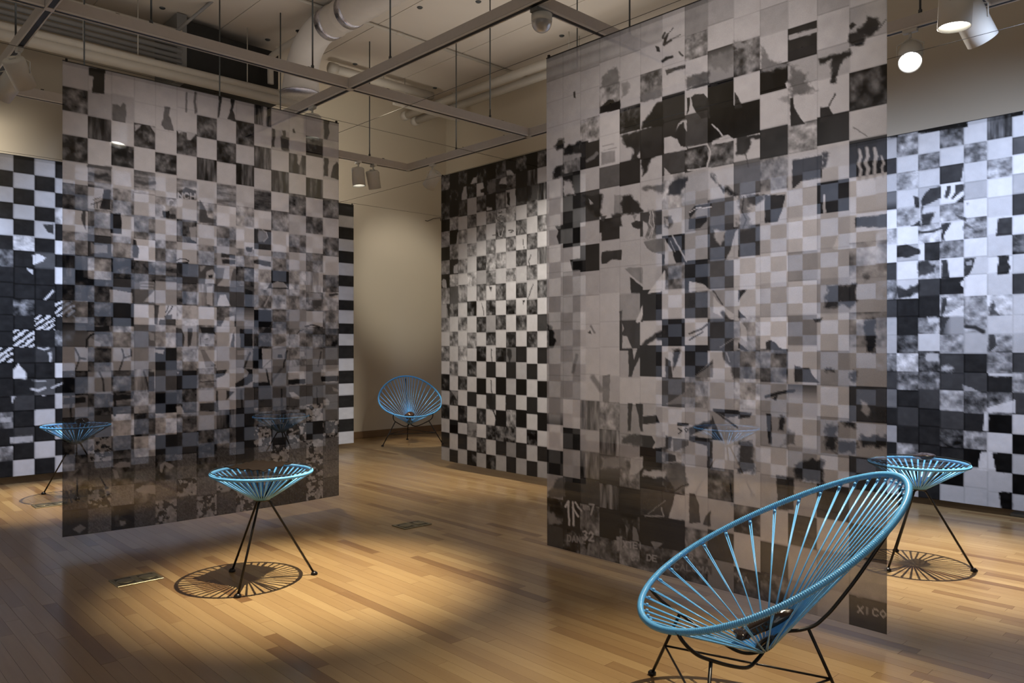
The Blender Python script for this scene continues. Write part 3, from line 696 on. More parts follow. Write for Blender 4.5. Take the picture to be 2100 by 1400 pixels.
        bb = (px > x0) & (px < x1) & (py > y0) & (py < y1)
        if not bb.any(): continue
        wob = (item[5] if len(item) > 5 else .6) * .6
        qx = px[bb] + wob * 8 * (fbm(px[bb] * .12, py[bb] * .12, seed + 70) - .5); qy = py[bb] + wob * 8 * (fbm(px[bb] * .12 + 9, py[bb] * .12, seed + 71) - .5)
        if typ == 'P':
            ins = inpoly(qx, qy, pts); sub_ = t[bb]; sd = np.full(qx.shape, 1e9)
            for i in range(len(pts)): sd = np.minimum(sd, segd(qx, qy, pts[i], pts[(i + 1) % len(pts)]))
            ft = 1.5 + 1.5 * max(0, (item[5] if len(item) > 5 else 0)); w_ = np.clip(.5 + np.where(ins, sd, -sd) / ft, 0, 1)
            t[bb] = sub_ * (1 - w_) + (tone + 1.4 * (n1[bb] - .5)) * w_
        else:
            lw = item[4] / sc / 2; sub_ = t[bb]
            for i in range(len(pts) - 1):
                w_ = np.clip(1.6 - segd(qx, qy, pts[i], pts[i + 1]) / lw, 0, 1); sub_ = sub_ * (1 - w_) + tone * w_
            t[bb] = sub_
    e1 = (np.minimum(fv, 1 - fv) < .5 / nr) | (np.minimum(fu, 1 - fu) < .5 / nc)
    t = np.where(e1, t - .7, t)
    t = np.where(rv < .16, t - 1.0, t)
    s = np.clip(.065 + .82 * np.clip(t, -.2, 9.6) / 9, .05, .92)
    alb = np.where(s < .04045, s / 12.92, ((s + .055) / 1.055) ** 2.4)
    me = bpy.data.meshes.new(name); nv_ = nU * nZ
    me.vertices.add(nv_); me.vertices.foreach_set('co', Pz.reshape(-1).astype(np.float32))
    I = np.arange(nv_).reshape(nZ, nU); a = I[:-1, :-1].ravel(); b_ = I[:-1, 1:].ravel(); c_ = I[1:, 1:].ravel(); d_ = I[1:, :-1].ravel()
    F_ = np.stack([a, d_, c_, b_], -1).astype(np.int32); nf = len(F_)
    me.loops.add(nf * 4); me.loops.foreach_set('vertex_index', F_.ravel()); me.polygons.add(nf)
    me.polygons.foreach_set('loop_start', np.arange(0, nf * 4, 4, dtype=np.int32)); me.polygons.foreach_set('loop_total', np.full(nf, 4, dtype=np.int32))
    me.polygons.foreach_set('use_smooth', np.ones(nf, bool)); me.update(calc_edges=True)
    ca = me.color_attributes.new('print', 'FLOAT_COLOR', 'POINT')
    col = np.ones((nv_, 4), np.float32); col[:, :3] = alb.reshape(-1, 1); ca.data.foreach_set('color', col.ravel())
    me.materials.append(material); o = bpy.data.objects.new(name, me); C.objects.link(o)
    lo, hi = min(us[0], us[-1]), max(us[0], us[-1])
    if along == 'X': mb = MB().box((lo, const - .003, z1 - .002), (hi, const + .003, z1 + .002))
    else: mb = MB().box((const - .003, lo, z1 - .002), (const + .003, hi, z1 + .002))
    br = mb.build('top_bar', M['wire'], o)
    for q_ in (lo + .02, hi - .02):
        x, y = (q_, const) if along == 'X' else (const, q_)
        MB().box((x - .006, y - .006, z1 - .004), (x + .006, y + .006, z1 + .014)).build('clip', M['black'], o)
    return o
def heights(ys, px, **kw): return [at(px, y, **kw)[2] for y in ys]

# --- left banner
LX = [128, 181, 229, 275.5, 319, 363, 404.5, 445.5, 485, 522, 557, 593, 628, 662.6, 694.6]
colsL = [at(x, 700, Y=5.05)[0] for x in LX]
LY = [124, 175, 227, 276, 327, 375, 424.6, 474, 521, 567, 616, 662, 712, 759, 808, 857, 901, 950, 1003, 1050, 1101]
rowsL = heights(LY, 131, Y=5.05)
TL = '''8. 8. 8. 8. 8. 8. 8. 8. 8. 3v 8. 8. 8. 7.
3m 7. 7. 8. 8. 8. 2m 8. 2m 8. 7. 8. 2m 8.
8. 2v 8. 3m 8. 3m 8. 2m 8. 3v 8. 3v 9. 8.
2m 8. 2m 8. 2m 8. 2v 8. 2v 8. 2v 8. 1v 9.
8. 5b 8. 5b 8. 5b 8. 5b 8. 4b 9. 4m 9. 4m
3m 7. 5m 8. 6m 8. 6m 9. 7m 9. 5m 8. 4m 9.
8. 5m 8. 5m 8. 3m 8. 5m 9. 2. 9. 5m 9. 4m
5m 2. 6m 9. 5m 8. 5m 7. 6m 8. 5m 8. 5m 9.
1v 6m 2m 3m 5b 2. 3. 4. 3m 7m 1. 7m 7v 4m
1m 2m 2. 4. 7. 4m 5v 3. 3. 5m 6m 6m 5m 7m
5m 2m 1. 9. 9. 8m 9. 4m 6u 0. 4m 6. 8. 5m
4u 5m 6m 4. 7m 7. 6m 8. 5. 3m 5m 5m 4m 3m
7. 3m 7. 6. 1. 6m 8. 7. 5. 7. 5. 5m 5. 4.
1m 6. 3m 6v 3. 1. 5m 8. 6. 6. 4. 6. 4. 6.
5. 3m 4b 6m 0. 2m 7. 7. 3. 2. 3. 3. 3. 4.
2. 3. 8m 3m 8m 4m 6. 2v 1. 3m 3m 4m 5g 4.
2m 5g 3m 7m 1. 2. 2m 3m 1. 3g 1. 4g 1. 4g
4m 4n 3m 4n 2m 4n 2m 3n 2. 4n 3g 4n 5g 4n
3n 2g 5n 3m 4n 4g 4n 5g 3n 3g 3n 3n 3g 4n
2. 4n 1m 3n 5g 3n 5g 3n 4g 3n 2n 2n 3g 3n'''.split('\n')
P = 'P'; K_ = 'S'
AL = [('P', 'L1', 1, '425,165 625,190 615,240 605,480 460,465 475,270 425,260'), ('P', 'L1', 4, '705,600 770,610 800,640 830,590 860,610 870,700 855,825 700,800'),
 ('P', 'L1', 4, '1325,630 1400,640 1380,740 1410,800 1440,930 1330,905 1285,850 1310,770'), (K_, 'L1', 4, '1590,470 1585,690', 18), (K_, 'L1', 4, '1700,470 1690,560 1700,700', 26),
 ('P', 'L1', 7, '972,850 1050,850 1010,900 972,930'), ('P', 'L1', 7, '1150,860 1218,880 1218,960'), ('P', 'L1', 7, '1590,935 1705,955 1640,1035 1600,1025'), ('P', 'L1', 7.5, '1480,910 1530,920 1500,960'),
 ('P', 'L2', 2, '225,150 265,155 250,280 235,400 215,420'), ('P', 'L2', 2, '365,180 420,190 395,330 440,465 330,430 370,300'), ('P', 'L2', 7.5, '755,275 800,290 790,520 750,515 765,350'),
 ('P', 'L2', 2, '865,540 905,560 890,760 862,765'), ('P', 'L2', 2, '985,565 1025,565 1025,640 1068,660 1065,815 975,800 965,650 990,620'), ('P', 'L2', 7.5, '1165,830 1225,840 1190,985 1170,960'),
 ('P', 'L2', 2, '1483,430 1555,440 1540,520 1550,600 1520,680 1483,670'), ('P', 'L2', 2, '1483,890 1540,900 1530,1120 1480,1115'), ('P', 'L2', 2, '1600,980 1640,945 1665,980 1660,1155 1565,1130 1580,1040'),
 ('P', 'L2', 2, '1110,600 1105,560 1120,540 1140,600'), (K_, 'L3', 3, '410,60 680,80', 30), (K_, 'L3', 2, '440,150 540,185 640,160', 34), (K_, 'L3', 3, '990,240 1080,270 1200,260', 40),
 ('P', 'L3', 1.5, '600,335 682,340 682,588 550,570 580,450'), (K_, 'L3', 3, '445,515 570,480', 14), (K_, 'L3', 4, '470,465 570,430', 10), (K_, 'L3', 3, '480,560 480,500', 8), (K_, 'L3', 3, '520,560 520,500', 8),
 ('P', 'L3', 2.5, '1475,370 1580,310 1705,350 1705,465 1475,440'), ('T', 'L3', 7.5, 'NCH', 1490, 375, 62, .06, 1.05, 16), ('T', 'L3', 7.5, 'C', 1370, 470, 90, -.35, .8, 18),
 ('P', 'L3', 1, '1300,590 1390,590 1380,680 1310,665'), ('P', 'L3', 2, '1385,630 1463,630 1463,690 1385,680'), ('P', 'L3', 1, '675,618 800,625 815,720 810,868 675,858'), ('P', 'L3', 3, '345,590 388,590 382,835 345,740 330,680'),
 ('P', 'L3', 2, '945,935 985,940 1000,1000 1020,1040 1010,1155 945,1148'), ('P', 'L3', 5, '440,960 490,1000 640,1000 640,1100 450,1100'), ('P', 'L3', 6.5, '1620,790 1708,780 1708,960 1640,930'),
 (K_, 'L3', 1.5, '1465,1185 1520,1160 1580,1165 1620,1190', 12), ('P', 'L3', 1, '1478,1200 1612,1200 1600,1355 1500,1330'), ('P', 'L4', 3, '0,110 60,190 100,320 192,340 192,388 0,380'),
 ('P', 'L4', 4.5, '700,455 790,490 815,550 760,610 700,610 690,530'), (K_, 'L4', 7, '660,447 740,460 795,500 812,560 760,612', 8), ('P', 'L4', 2, '255,745 420,765 420,810 255,790'), ('P', 'L4', 2, '265,815 420,825 420,882 270,870'),
 ('P', 'L4', 2, '550,668 636,675 620,735 560,720'), ('P', 'L4', 2, '640,830 700,820 850,850 850,912 640,870'), ('P', 'L4', 7.5, '85,960 150,930 190,1000 185,1105 62,1105'), ('P', 'L4', 1.5, '100,1000 160,1000 150,1040 110,1040'),
 ('P', 'L4', 6, '0,900 75,890 20,960 0,960'), ('P', 'L4', 7.5, '305,882 416,888 370,1060 360,1140 208,1132 270,1060'), ('P', 'L4', 2, '852,1080 852,1168 800,1168'), ('P', 'L4', 6.5, '855,1110 930,1080 1000,1100 1058,1162 855,1158'),
 ('P', 'L4', 8, '85,1140 155,1140 150,1365 80,1350'), ('P', 'L4', 8.5, '240,1240 310,1240 365,1372 203,1372'), ('P', 'L4', 1, '540,1165 632,1200 632,1392 540,1392'), (K_, 'L4', 7, '780,1375 845,1230', 16),
 ('P', 'L4', 6, '1290,1215 1400,1220 1455,1300 1400,1320 1300,1290'), ('P', 'L4', 3, '1330,1310 1457,1320 1457,1388 1330,1370'), (K_, 'L4', 2, '1560,1250 1640,1240', 24),
 ('P', 'L5', 7, '668,185 730,190 942,232 942,352 668,346'), ('P', 'L5', 6.5, '1030,95 1202,100 1192,190 1030,190'), (K_, 'L5', 4, '1040,120 1190,130', 12), (K_, 'L5', 4, '1040,155 1190,160', 12), ('P', 'L5', 7.5, '1202,200 1202,342 1068,338'),
 ('P', 'L5', 1, '378,630 668,630 668,690 400,700'), ('P', 'L5', 6.5, '425,760 560,830 560,875 415,875'), (K_, 'L5', 1, '390,880 395,790 440,735 540,705 665,725', 20),
 (K_, 'L5', 2, '255,900 310,1010 260,1155', 18), (K_, 'L5', 1, '310,1015 382,1020', 20), (K_, 'L5', 2, '815,900 840,990 788,1145', 18), (K_, 'L5', 2, '920,900 930,980 840,1000', 16),
 (K_, 'L5', 2, '1340,460 1375,380', 12), (K_, 'L5', 2, '1350,500 1425,385', 14), ('P', 'L5', 3, '1325,500 1420,480 1410,545 1330,545'), ('P', 'L5', 3, '1203,370 1260,370 1240,605 1203,592'), ('P', 'L5', 3, '1270,540 1458,540 1458,615 1250,608'),
 ('P', 'L5', 6.5, '1130,690 1203,715 1203,800 1150,790'), ('P', 'L5', 7, '1203,898 1322,902 1312,958 1203,932'), ('P', 'L5', 2.5, '1463,640 1530,650 1570,760 1550,875 1463,875'), ('P', 'L5', 2.5, '1600,648 1667,648 1640,850 1605,872'),
 (K_, 'L5', 2, '545,1175 590,1270 600,1400', 20), (K_, 'L5', 2, '1075,1165 1110,1270 1130,1400', 20), ('P', 'L5', 2, '1130,1165 1203,1168 1203,1400 1130,1400'), ('P', 'L5', 6, '1465,1160 1500,1160 1490,1200'),
 ('P', 'L6', 1.5, '0,342 190,345 190,430 20,410'), ('P', 'L6', 2, '0,440 15,480 0,595'), ('P', 'L6', 4, '50,480 100,470 90,500 60,500'), ('P', 'L6', 4, '60,540 110,545 100,570 70,565'),
 ('P', 'L6', 5.5, '5,612 60,610 130,740 190,790 190,832 70,825 40,700'), (K_, 'L6', 1, '140,800 190,795', 10), ('P', 'L6', 8.5, '300,230 417,205 417,357 240,357'), (K_, 'L6', 9, '340,565 405,380', 16), ('P', 'L6', 3, '392,440 415,400 415,585 370,575'),
 ('P', 'L6', 1, '480,365 632,365 632,592 490,592'), (K_, 'L6', 1, '690,585 690,480 740,420 848,388', 16), ('P', 'L6', 0, '635,600 745,600 750,835 635,835'), (K_, 'L6', 4, '760,820 848,735', 8),
 ('P', 'L6', 6.5, '450,618 562,618 562,672 450,672'), (K_, 'L6', 1.5, '530,828 600,650', 20), ('P', 'L6', 6.5, '860,595 1052,500 1052,565 860,608'), (K_, 'L6', 1.5, '995,825 1040,630', 18), ('P', 'L6', 1, '930,670 980,670 985,710 930,705'),
 (K_, 'L6', 2, '1410,818 1450,650', 14), ('P', 'L6', 6.5, '1160,635 1245,640 1250,695 1170,700'), (K_, 'L6', 2, '1255,340 1330,320 1432,350', 14), (K_, 'L6', 2, '1160,430 1190,390 1235,380', 12), (K_, 'L6', 2, '845,330 900,300 980,295', 12), ('P', 'L6', 1, '545,840 632,840 632,985 560,1030 425,1062 430,1010 560,930 585,880'),
 ('P', 'L6', .8, '635,1000 832,1000 832,1066 635,1066'), (K_, 'L6', .8, '795,852 842,1062', 16), ('P', 'L6', 8, '1057,880 1240,875 1252,960 1057,970'), ('P', 'L6', .8, '1057,975 1257,965 1257,1022 1057,1032'), ('P', 'L6', 7, '1450,855 1655,850 1655,925 1450,930'), ('P', 'L6', .8, '1450,940 1655,938 1655,998 1450,1002'),
 ('P', 'L6', 2.5, '850,980 960,840 988,840 870,1012'), ('P', 'L6', 2, '193,858 322,850 300,910 240,942 193,952'), (K_, 'L6', 2.5, '0,995 190,982', 12), ('P', 'L6', 2, '0,1250 192,1235 192,1342 0,1342'), ('P', 'L6', 2, '320,1093 412,1110 320,1212'),
 ('P', 'L6', 2.5, '193,1100 215,1100 225,1352 193,1352'), (K_, 'L6', 1, '500,1102 505,1325', 20), (K_, 'L6', 1, '975,1088 980,1300', 18), (K_, 'L6', 1, '1395,1068 1400,1280', 12),
 ('P', 'L6', 6.5, '1062,1125 1120,1120 1190,1180 1192,1208 1100,1190'), ('P', 'L6', 6.5, '1470,1220 1520,1200 1555,1240 1540,1282 1480,1282'), ('P', 'L6', 6, '1580,1065 1650,1100 1650,1130 1600,1115'),
 ('P', 'L7', 1, '88,112 287,100 287,150 88,172'), (K_, 'L7', 1, '155,85 155,292', 16), ('P', 'L7', 1, '503,80 712,76 712,110 503,142'), (K_, 'L7', 1, '550,76 548,262', 20), ('P', 'L7', 7.5, '1100,178 1140,168 1172,247 1100,247'),
 (K_, 'L7', 6, '100,860 215,750', 12), (K_, 'L7', 6, '125,935 287,835', 12), (K_, 'L7', 6, '100,860 125,935', 8), (K_, 'L7', 5, '150,920 150,880 175,880', 6), (K_, 'L7', 5, '195,880 215,830', 6),
 ('P', 'L7', 6.5, '525,720 600,670 690,680 690,722 600,732'), ('P', 'L7', 6.5, '520,740 570,760 590,820 552,832'), ('P', 'L7', 6.5, '950,700 1000,668 1082,710 1040,740 990,700 970,772 950,760'),
 ('P', 'L7', 6, '730,925 800,885 912,880 912,960 760,950'), ('P', 'L7', 5.5, '170,1290 240,1240 285,1270 230,1325'), ('P', 'L7', 6, '590,1205 640,1205 650,1235 600,1250'), ('P', 'L8', 6, '845,625 900,620 960,650 940,690 860,680'), ('P', 'L8', 6.5, '1050,395 1180,340 1195,350 1060,415')]
o = hanging('hanging_banner', 'X', 5.05, 0, 1, rowsL[-1], rowsL[0], colsL, rowsL, TL, AL, 24, 22, M['sheer'], 3, sag=.012)
tag(o, 'large sheer hanging on the left printed with a woven street and chair scene', 'banner')

# --- right banner
RX = [1120.5, 1154.5, 1190.4, 1230, 1271.6, 1314, 1358.6, 1405, 1451.8, 1505.2, 1559, 1616.4, 1676.5, 1742.8, 1819.4]
colsR = [at(x, 700, X=3.17)[1] for x in RX]
RY = [120, 171, 214, 266, 311, 368, 409, 465, 512, 562, 611.5, 664, 714, 767, 817, 870, 918, 970, 1020, 1073, 1118]
rowsR = heights(RY, 1120.5, X=3.17)
TR_ = '''6. 6. 6. 6. 6. 6. 7. 5. 6. 7. 7. 7. 6. 7.
7. 7. 7. 7. 7. 7. 7. 5m 7. 7. 6. 7. 6. 7.
7. 7. 7. 5m 7. 4m 7. 7. 5u 3m 7. 1. 7. 6.
7. 7. 6m 8. 1m 7. 1. 7. 0. 7. 0. 6. 6. 7.
7. 4m 1. 8. 7. 1. 1. 2. 0. 0. 7. 7. 7. 1m
7. 1. 7. 3. 1. 7. 2. 2m 3m 7. 1. 5m 1l 7.
7. 1. 2. 7. 7. 7. 6m 6. 7. 3. 5m 7. 7. 1.
7. 0. 7. 1. 7. 2. 7. 5. 3. 7. 7. 7. 1. 8.
7. 7. 1. 7. 7. 7. 1. 6. 2. 2. 7. 8. 7. 8.
7. 6. 7. 7. 7. 7. 4m 1. 3. 8. 8. 6. 7. 6m
6. 6. 8. 8. 6. 1. 8. 2. 6. 8. 7. 8. 6. 7.
6. 6. 8. 8. 2. 8. 1. 8. 2. 6m 9. 5. 8. 5m
6. 6. 8. 8. 7. 1. 8. 1. 8. 4m 4m 8. 6. 7.
6. 6. 8. 7. 8. 8. 3. 6m 7. 7m 6. 7u 8. 2.
6d 8. 4v 6m 6. 7. 8. 7. 6. 7. 6. 8. 6. 7.
8. 1. 7. 4v 6. 1. 6m 7. 8. 7. 8. 6. 8. 2.
1. 6. 3v 3d 5m 1. 3m 8. 3m 8. 7. 7. 2. 6.
6. 1. 2. 3v 1. 2. 2. 7. 7. 3m 8. 2. 8. 2.
1m 1. 4m 1. 2m 1. 1. 5m 2. 8. 2. 7. 6. 6.
2. 2m 3m 3m 5m 3m 3m 3m 5. 2m 3m 6. 7. 2.'''.split('\n')
AR = [(K_, 'A', 1, '873,275 885,235', 12), (K_, 'A', 1, '882,322 890,280 905,248', 16), (K_, 'A', 1.5, '885,318 930,290', 16), (K_, 'A', 2, '905,248 950,200', 6), (K_, 'A', 3, '920,290 1000,250', 6), ('P', 'A', 1, '820,328 845,335 852,375 828,372'),
 ('P', 'A', 1, '230,660 245,655 245,705 232,702'), (K_, 'A', 1, '872,440 900,420 940,410', 18), (K_, 'A', 2, '990,375 1018,402', 12), ('P', 'A', 2, '890,500 960,485 1035,465 1035,490 960,510 900,540'), ('P', 'A', 4, '435,560 480,500 540,480 560,520 560,600 430,640', 0, 2),
 ('P', 'A', 0, '422,814 422,770 480,720 515,712 530,735 568,715 568,785'), ('P', 'A', 2, '1042,650 1204,612 1204,590 1120,605'), ('P', 'A', 3, '1040,560 1204,500 1204,590 1042,640', 0, 2), ('P', 'A', 5, '568,600 620,580 640,640 580,700', 0, 2),
 ('P', 'A', 0, '718,925 735,880 790,800 830,735 875,738 878,905', 0, 1.5), ('P', 'A', 1, '1075,700 1100,680 1165,672 1200,710 1208,848 1148,850 1105,800 1085,760'), ('P', 'A', 1, '1045,700 1068,700 1060,800 1046,820'), ('P', 'A', 4, '718,680 868,620 868,690 718,735', 0, 2),
 ('P', 'A', 7, '963,945 985,890 1010,865 1043,860 1045,945 1028,920 1025,870 990,900'), ('P', 'A', 7, '882,995 930,980 975,1000 1000,1050 1045,1060 1045,1075 882,1107'), ('P', 'A', 1, '572,975 720,935 720,1080 700,1110 690,1150 640,1155 660,1100 655,1060 610,1060 590,1010', 0, 2),
 ('P', 'A', 1, '724,1130 875,1098 790,1140 750,1250 728,1265', 0, 2), ('P', 'A', 7, '883,1205 950,1277 883,1302'), (K_, 'A', 7, '1055,1060 1190,1035 1215,1090 1190,1205', 10), (K_, 'A', 7, '1050,1225 1215,1207', 12),
 ('P', 'A', 3.5, '724,1345 880,1328 880,1385 840,1392 800,1360 724,1368', 0, 2), ('P', 'A', 1, '905,1400 925,1330 960,1300 1048,1265 1050,1300 1000,1400', 0, 2), ('P', 'A', 5.5, '430,1095 530,1080 530,1165 430,1187'), (K_, 'A', 6, '440,1050 520,1035', 8), (K_, 'A', 6, '450,1078 540,1060', 6),
 ('P', 'A', 1, '1048,820 1048,700 1065,720 1058,800'), (K_, 'A', 4, '330,1155 370,1130 400,1100', 22), ('P', 'A', 1, '285,1020 340,1010 320,1060 290,1065'), ('P', 'A', 5.5, '158,1115 286,1095 286,1125 158,1165'), ('P', 'A', 1, '160,1060 286,1010 286,1090 158,1110', 0, 2),
 ('P', 'A', 1, '95,1050 125,1005 158,990 158,1068 110,1074', 0, 2), ('P', 'A', 1, '80,1260 95,1210 120,1195 158,1190 158,1268 90,1287', 0, 2), ('P', 'A', 7, '38,1290 95,1402 38,1402'), ('P', 'A', 7, '160,1290 215,1300 240,1402 160,1402', 0, 2),
 ('P', 'B', 7, '38,0 97,0 97,28 38,42'), ('P', 'B', 1, '300,0 432,0 432,165 400,160 350,110 320,90 310,40', 0, 2.5), ('P', 'B', 6, '340,30 380,60 350,70'), ('P', 'B', 5, '525,0 577,0 577,135 525,143'), ('P', 'B', 1, '578,10 640,0 700,60 727,110 727,128 578,148', 0, 2),
 ('P', 'B', 1, '100,225 163,213 163,345 125,350 110,300 120,260'), ('P', 'B', 7, '291,305 432,272 432,345 291,358'), ('P', 'B', 2.5, '430,155 470,150 450,190 430,185'), ('P', 'B', 1.5, '505,145 578,136 578,230 550,235 515,235', 0, 2), ('P', 'B', 1.5, '645,205 680,185 729,195 729,240 690,245 660,230'),
 ('P', 'B', 5, '655,150 690,140 670,190'), ('P', 'B', 4.5, '765,200 780,110 800,110 830,310 750,320', 0, 4), (K_, 'B', 7, '785,120 775,200 800,240 770,310', 6), (K_, 'B', 7, '800,120 815,220 790,300', 6), ('P', 'B', 7, '733,190 760,200 770,240 745,312 733,317'),
 ('P', 'B', 3, '885,160 930,150 950,200 920,250 888,240', 0, 2), ('P', 'B', 6.5, '890,165 912,180 915,230 895,225'), ('P', 'B', 1.5, '1058,130 1100,80 1222,58 1222,85 1130,95 1068,168'), ('P', 'B', 1.5, '1058,170 1190,150 1190,190 1140,240 1058,252'), (K_, 'B', 8, '1065,125 1120,95 1220,90', 6),
 ('P', 'B', 0, '205,465 295,450 295,537 225,544 212,500'), ('P', 'B', 1.5, '433,410 579,393 579,468 510,462 470,492 433,497'), ('P', 'B', 4, '735,335 890,308 890,432 800,412 760,385'), ('P', 'B', 7, '888,320 940,400 968,497 888,502'), (K_, 'B', 6.5, '935,285 1045,480', 10), (K_, 'B', 5, '925,330 960,410', 6),
 ('P', 'B', 5, '600,530 730,518 730,642 660,590'), ('P', 'B', 1, '640,590 730,662 730,707 645,707'), ('P', 'B', 8.5, '890,540 890,692 765,712 820,640'), ('P', 'B', 7.5, '1060,622 1160,640 1222,690 1060,700'), ('P', 'B', 8.5, '730,790 730,915 680,917'), ('P', 'B', 2, '730,860 730,914 715,917'),
 ('P', 'B', 3, '560,835 581,828 581,902 568,902'), ('P', 'B', .5, '38,925 65,930 90,1000 105,1045 85,1090 38,1099', 0, 2), ('P', 'B', 2, '333,992 350,970 362,1000'), (K_, 'B', 5, '355,942 385,990', 12), ('P', 'B', 7.5, '583,1010 620,1020 652,1102 583,1102'), ('P', 'B', 7, '583,920 595,960 583,990'),
 (K_, 'B', 1.5, '740,1085 760,1060 790,1040 830,1010 882,985', 28), (K_, 'B', 1.5, '850,1030 890,1025', 34), (K_, 'B', 2.5, '1062,1000 1150,965 1228,905', 12), (K_, 'B', 2.5, '1062,1045 1160,985', 10), (K_, 'B', 4, '225,1275 255,1150', 20),
 ('P', 'B', 1.5, '628,1105 732,1105 700,1190 670,1240 655,1307 630,1307'), ('P', 'B', 7.5, '655,1108 692,1105 670,1185'), ('P', 'B', 1.5, '950,1108 997,1118 985,1190 950,1258 945,1190', 0, 2), ('P', 'B', 2.5, '893,1170 930,1200 945,1312 893,1322'), ('P', 'B', 4.5, '1090,1312 1232,1180 1232,1312'), (K_, 'B', 2, '1100,1305 1225,1210', 10),
 (K_, 'B', 5, '370,1310 430,1400', 34), ('P', 'B', 4.5, '440,1300 497,1288 490,1400 440,1400'), ('P', 'C', 4.5, '440,0 492,0 490,90 440,85'), ('P', 'C', 5, '895,105 1062,0 1062,105'), ('P', 'C', 1.5, '625,95 657,95 645,298 625,298'), ('P', 'C', 1.5, '680,98 733,102 733,300 715,298 700,180'),
 ('P', 'C', 1, '733,192 830,185 852,240 733,248'), ('P', 'C', 1, '975,235 1058,245 1058,262 975,260'), (K_, 'C', 2, '985,280 1010,300 985,320', 9), (K_, 'C', 2, '1030,285 1042,275 1054,290 1042,305 1030,290', 6), ('P', 'C', 1.5, '1060,272 1228,218 1228,262 1150,300 1060,328', 0, 1.5),
 ('P', 'C', 7, '800,300 890,305 890,412 800,425 820,380 800,340'), ('P', 'C', 2.5, '583,340 660,325 733,330 733,400 680,402 583,380', 0, 2), ('P', 'C', 2.5, '893,330 940,340 930,420 893,432'), ('P', 'C', 4, '945,350 1058,358 1058,402 950,447'), ('P', 'C', 1.5, '1060,330 1190,350 1190,405 1060,370'), ('P', 'C', 2.5, '1190,350 1228,350 1228,562 1190,562'),
 ('P', 'C', 2.5, '893,460 960,470 970,520 893,516'), ('P', 'C', 4, '920,530 1020,525 1058,692 960,742 900,600', 0, 2), (K_, 'C', 1, '950,735 1000,700 1055,685', 8), ('P', 'C', 7, '645,490 735,480 735,560 690,605 640,612'), ('P', 'C', 7, '733,578 893,590 893,642 733,622', 0, 2), ('P', 'C', 5, '440,480 600,480 600,560 440,560', 0, 3),
 ('P', 'C', 7.5, '960,755 1058,762 1058,947 915,922 945,830'), ('P', 'C', 2.5, '1060,745 1100,750 1130,830 1140,962 1060,962'), ('P', 'C', 2.5, '1180,905 1215,870 1215,985 1160,975'), ('P', 'C', 3, '38,750 75,700 100,640 165,620 165,772 38,766', 0, 2), ('P', 'C', 4.5, '38,860 90,890 150,960 38,962', 0, 2),
 (K_, 'C', 8, '172,838 192,802 200,968', 14), (K_, 'C', 8, '225,805 232,972', 14), (K_, 'C', 8, '225,845 268,908', 12), (K_, 'C', 8, '243,808 287,868', 12), ('T', 'C', 6.5, '7', 345, 822, 72, .1, .55, 12), ('T', 'C', 6, 'un', 302, 818, 40, .1, .6, 8),
 ('T', 'C', 7, '32', 300, 1012, 62, .15, .62, 13), ('T', 'C', 5.5, 'DANZ', 187, 1042, 42, .14, .72, 9), (K_, 'C', 6, '865,850 880,910 750,905', 9), (K_, 'C', 5, '770,895 890,800', 5), ('P', 'C', 4.5, '605,970 630,1000 620,1062'), ('P', 'C', 5, '660,980 690,1000 712,1090 658,1082'),
 ('P', 'C', 6, '540,1058 583,1050 583,1152 545,1155'), (K_, 'C', 5, '345,1110 335,1190', 16), (K_, 'C', 4, '420,1120 410,1200', 14), ('T', 'C', 7, 'XTEI', 592, 1088, 42, .1, .78, 9), ('T', 'C', 6.5, 'C.', 652, 1185, 38, .1, .8, 9), ('T', 'C', 6.5, 'DE', 765, 1185, 40, .15, .85, 9), ('T', 'C', 6.5, '5', 1062, 1178, 42, .1, .7, 9),
 ('P', 'C', 3, '950,1240 1220,1270 1220,1330 950,1310', 0, 1), ('T', 'C', 5.5, 'CALUMA', 955, 1252, 40, .12, .95, 8), ('P', 'C', 5, '785,1090 882,1102 820,1152'),
 (K_, 'D', 7, '0,893 40,930 75,975', 10), ('P', 'D', 7, '0,1020 60,985 115,970 160,1000 158,1010 0,1042'), ('P', 'D', 4, '0,405 158,358 158,440 100,515 60,490 0,500', 0, 3), ('P', 'D', 5, '160,290 200,280 240,330 160,362', 0, 3), ('P', 'D', 1, '163,660 190,700 220,772 163,782'),
 ('P', 'D', 1, '175,985 362,955 350,992 275,1000 270,1060 235,1112 175,1122', 0, 2), (K_, 'D', 2, '240,1105 262,1195', 6), ('P', 'D', 4, '350,340 400,380 420,440 470,455 548,450 548,482 353,528', 0, 3), ('P', 'D', 7, '525,600 550,582 554,688 540,650'), ('P', 'D', 5, '480,705 562,688 562,762', 0, 3),
 ('P', 'D', 6.5, '550,252 764,198 764,230 700,250 620,268 550,288'), ('P', 'D', 3.5, '555,480 620,490 670,530 685,600 762,650 560,697', 0, 4), ('P', 'D', 1, '560,705 582,700 592,780 630,840 667,890 563,907'), ('P', 'D', 1, '768,420 994,362 994,400 940,430 905,500 890,602 853,602 855,430 775,470', 0, 2),
 (K_, 'D', 1.5, '835,772 885,675', 9), ('P', 'D', 1, '778,770 840,770 870,820 918,850 778,877'), ('P', 'D', 1, '988,338 988,240 1040,230 1110,150 1110,110 1140,120 1180,125 1215,160 1195,220 1160,245 1100,260 1085,322', 0, 2.5), ('P', 'D', 1, '986,190 1010,155 1035,180 1000,212'), (K_, 'D', 3, '1195,215 1250,140', 8),
 (K_, 'D', 4, '1018,915 1115,978', 8), (K_, 'D', 7, '1060,1080 1070,1130 1055,1180 1072,1220 1058,1290', 20), (K_, 'D', 7, '1112,1065 1120,1120 1102,1170 1125,1210 1112,1285', 22), (K_, 'D', 7, '1170,1068 1180,1120 1168,1180 1172,1280', 22), (K_, 'D', 7, '1218,1125 1235,1170 1222,1200 1230,1270', 14),
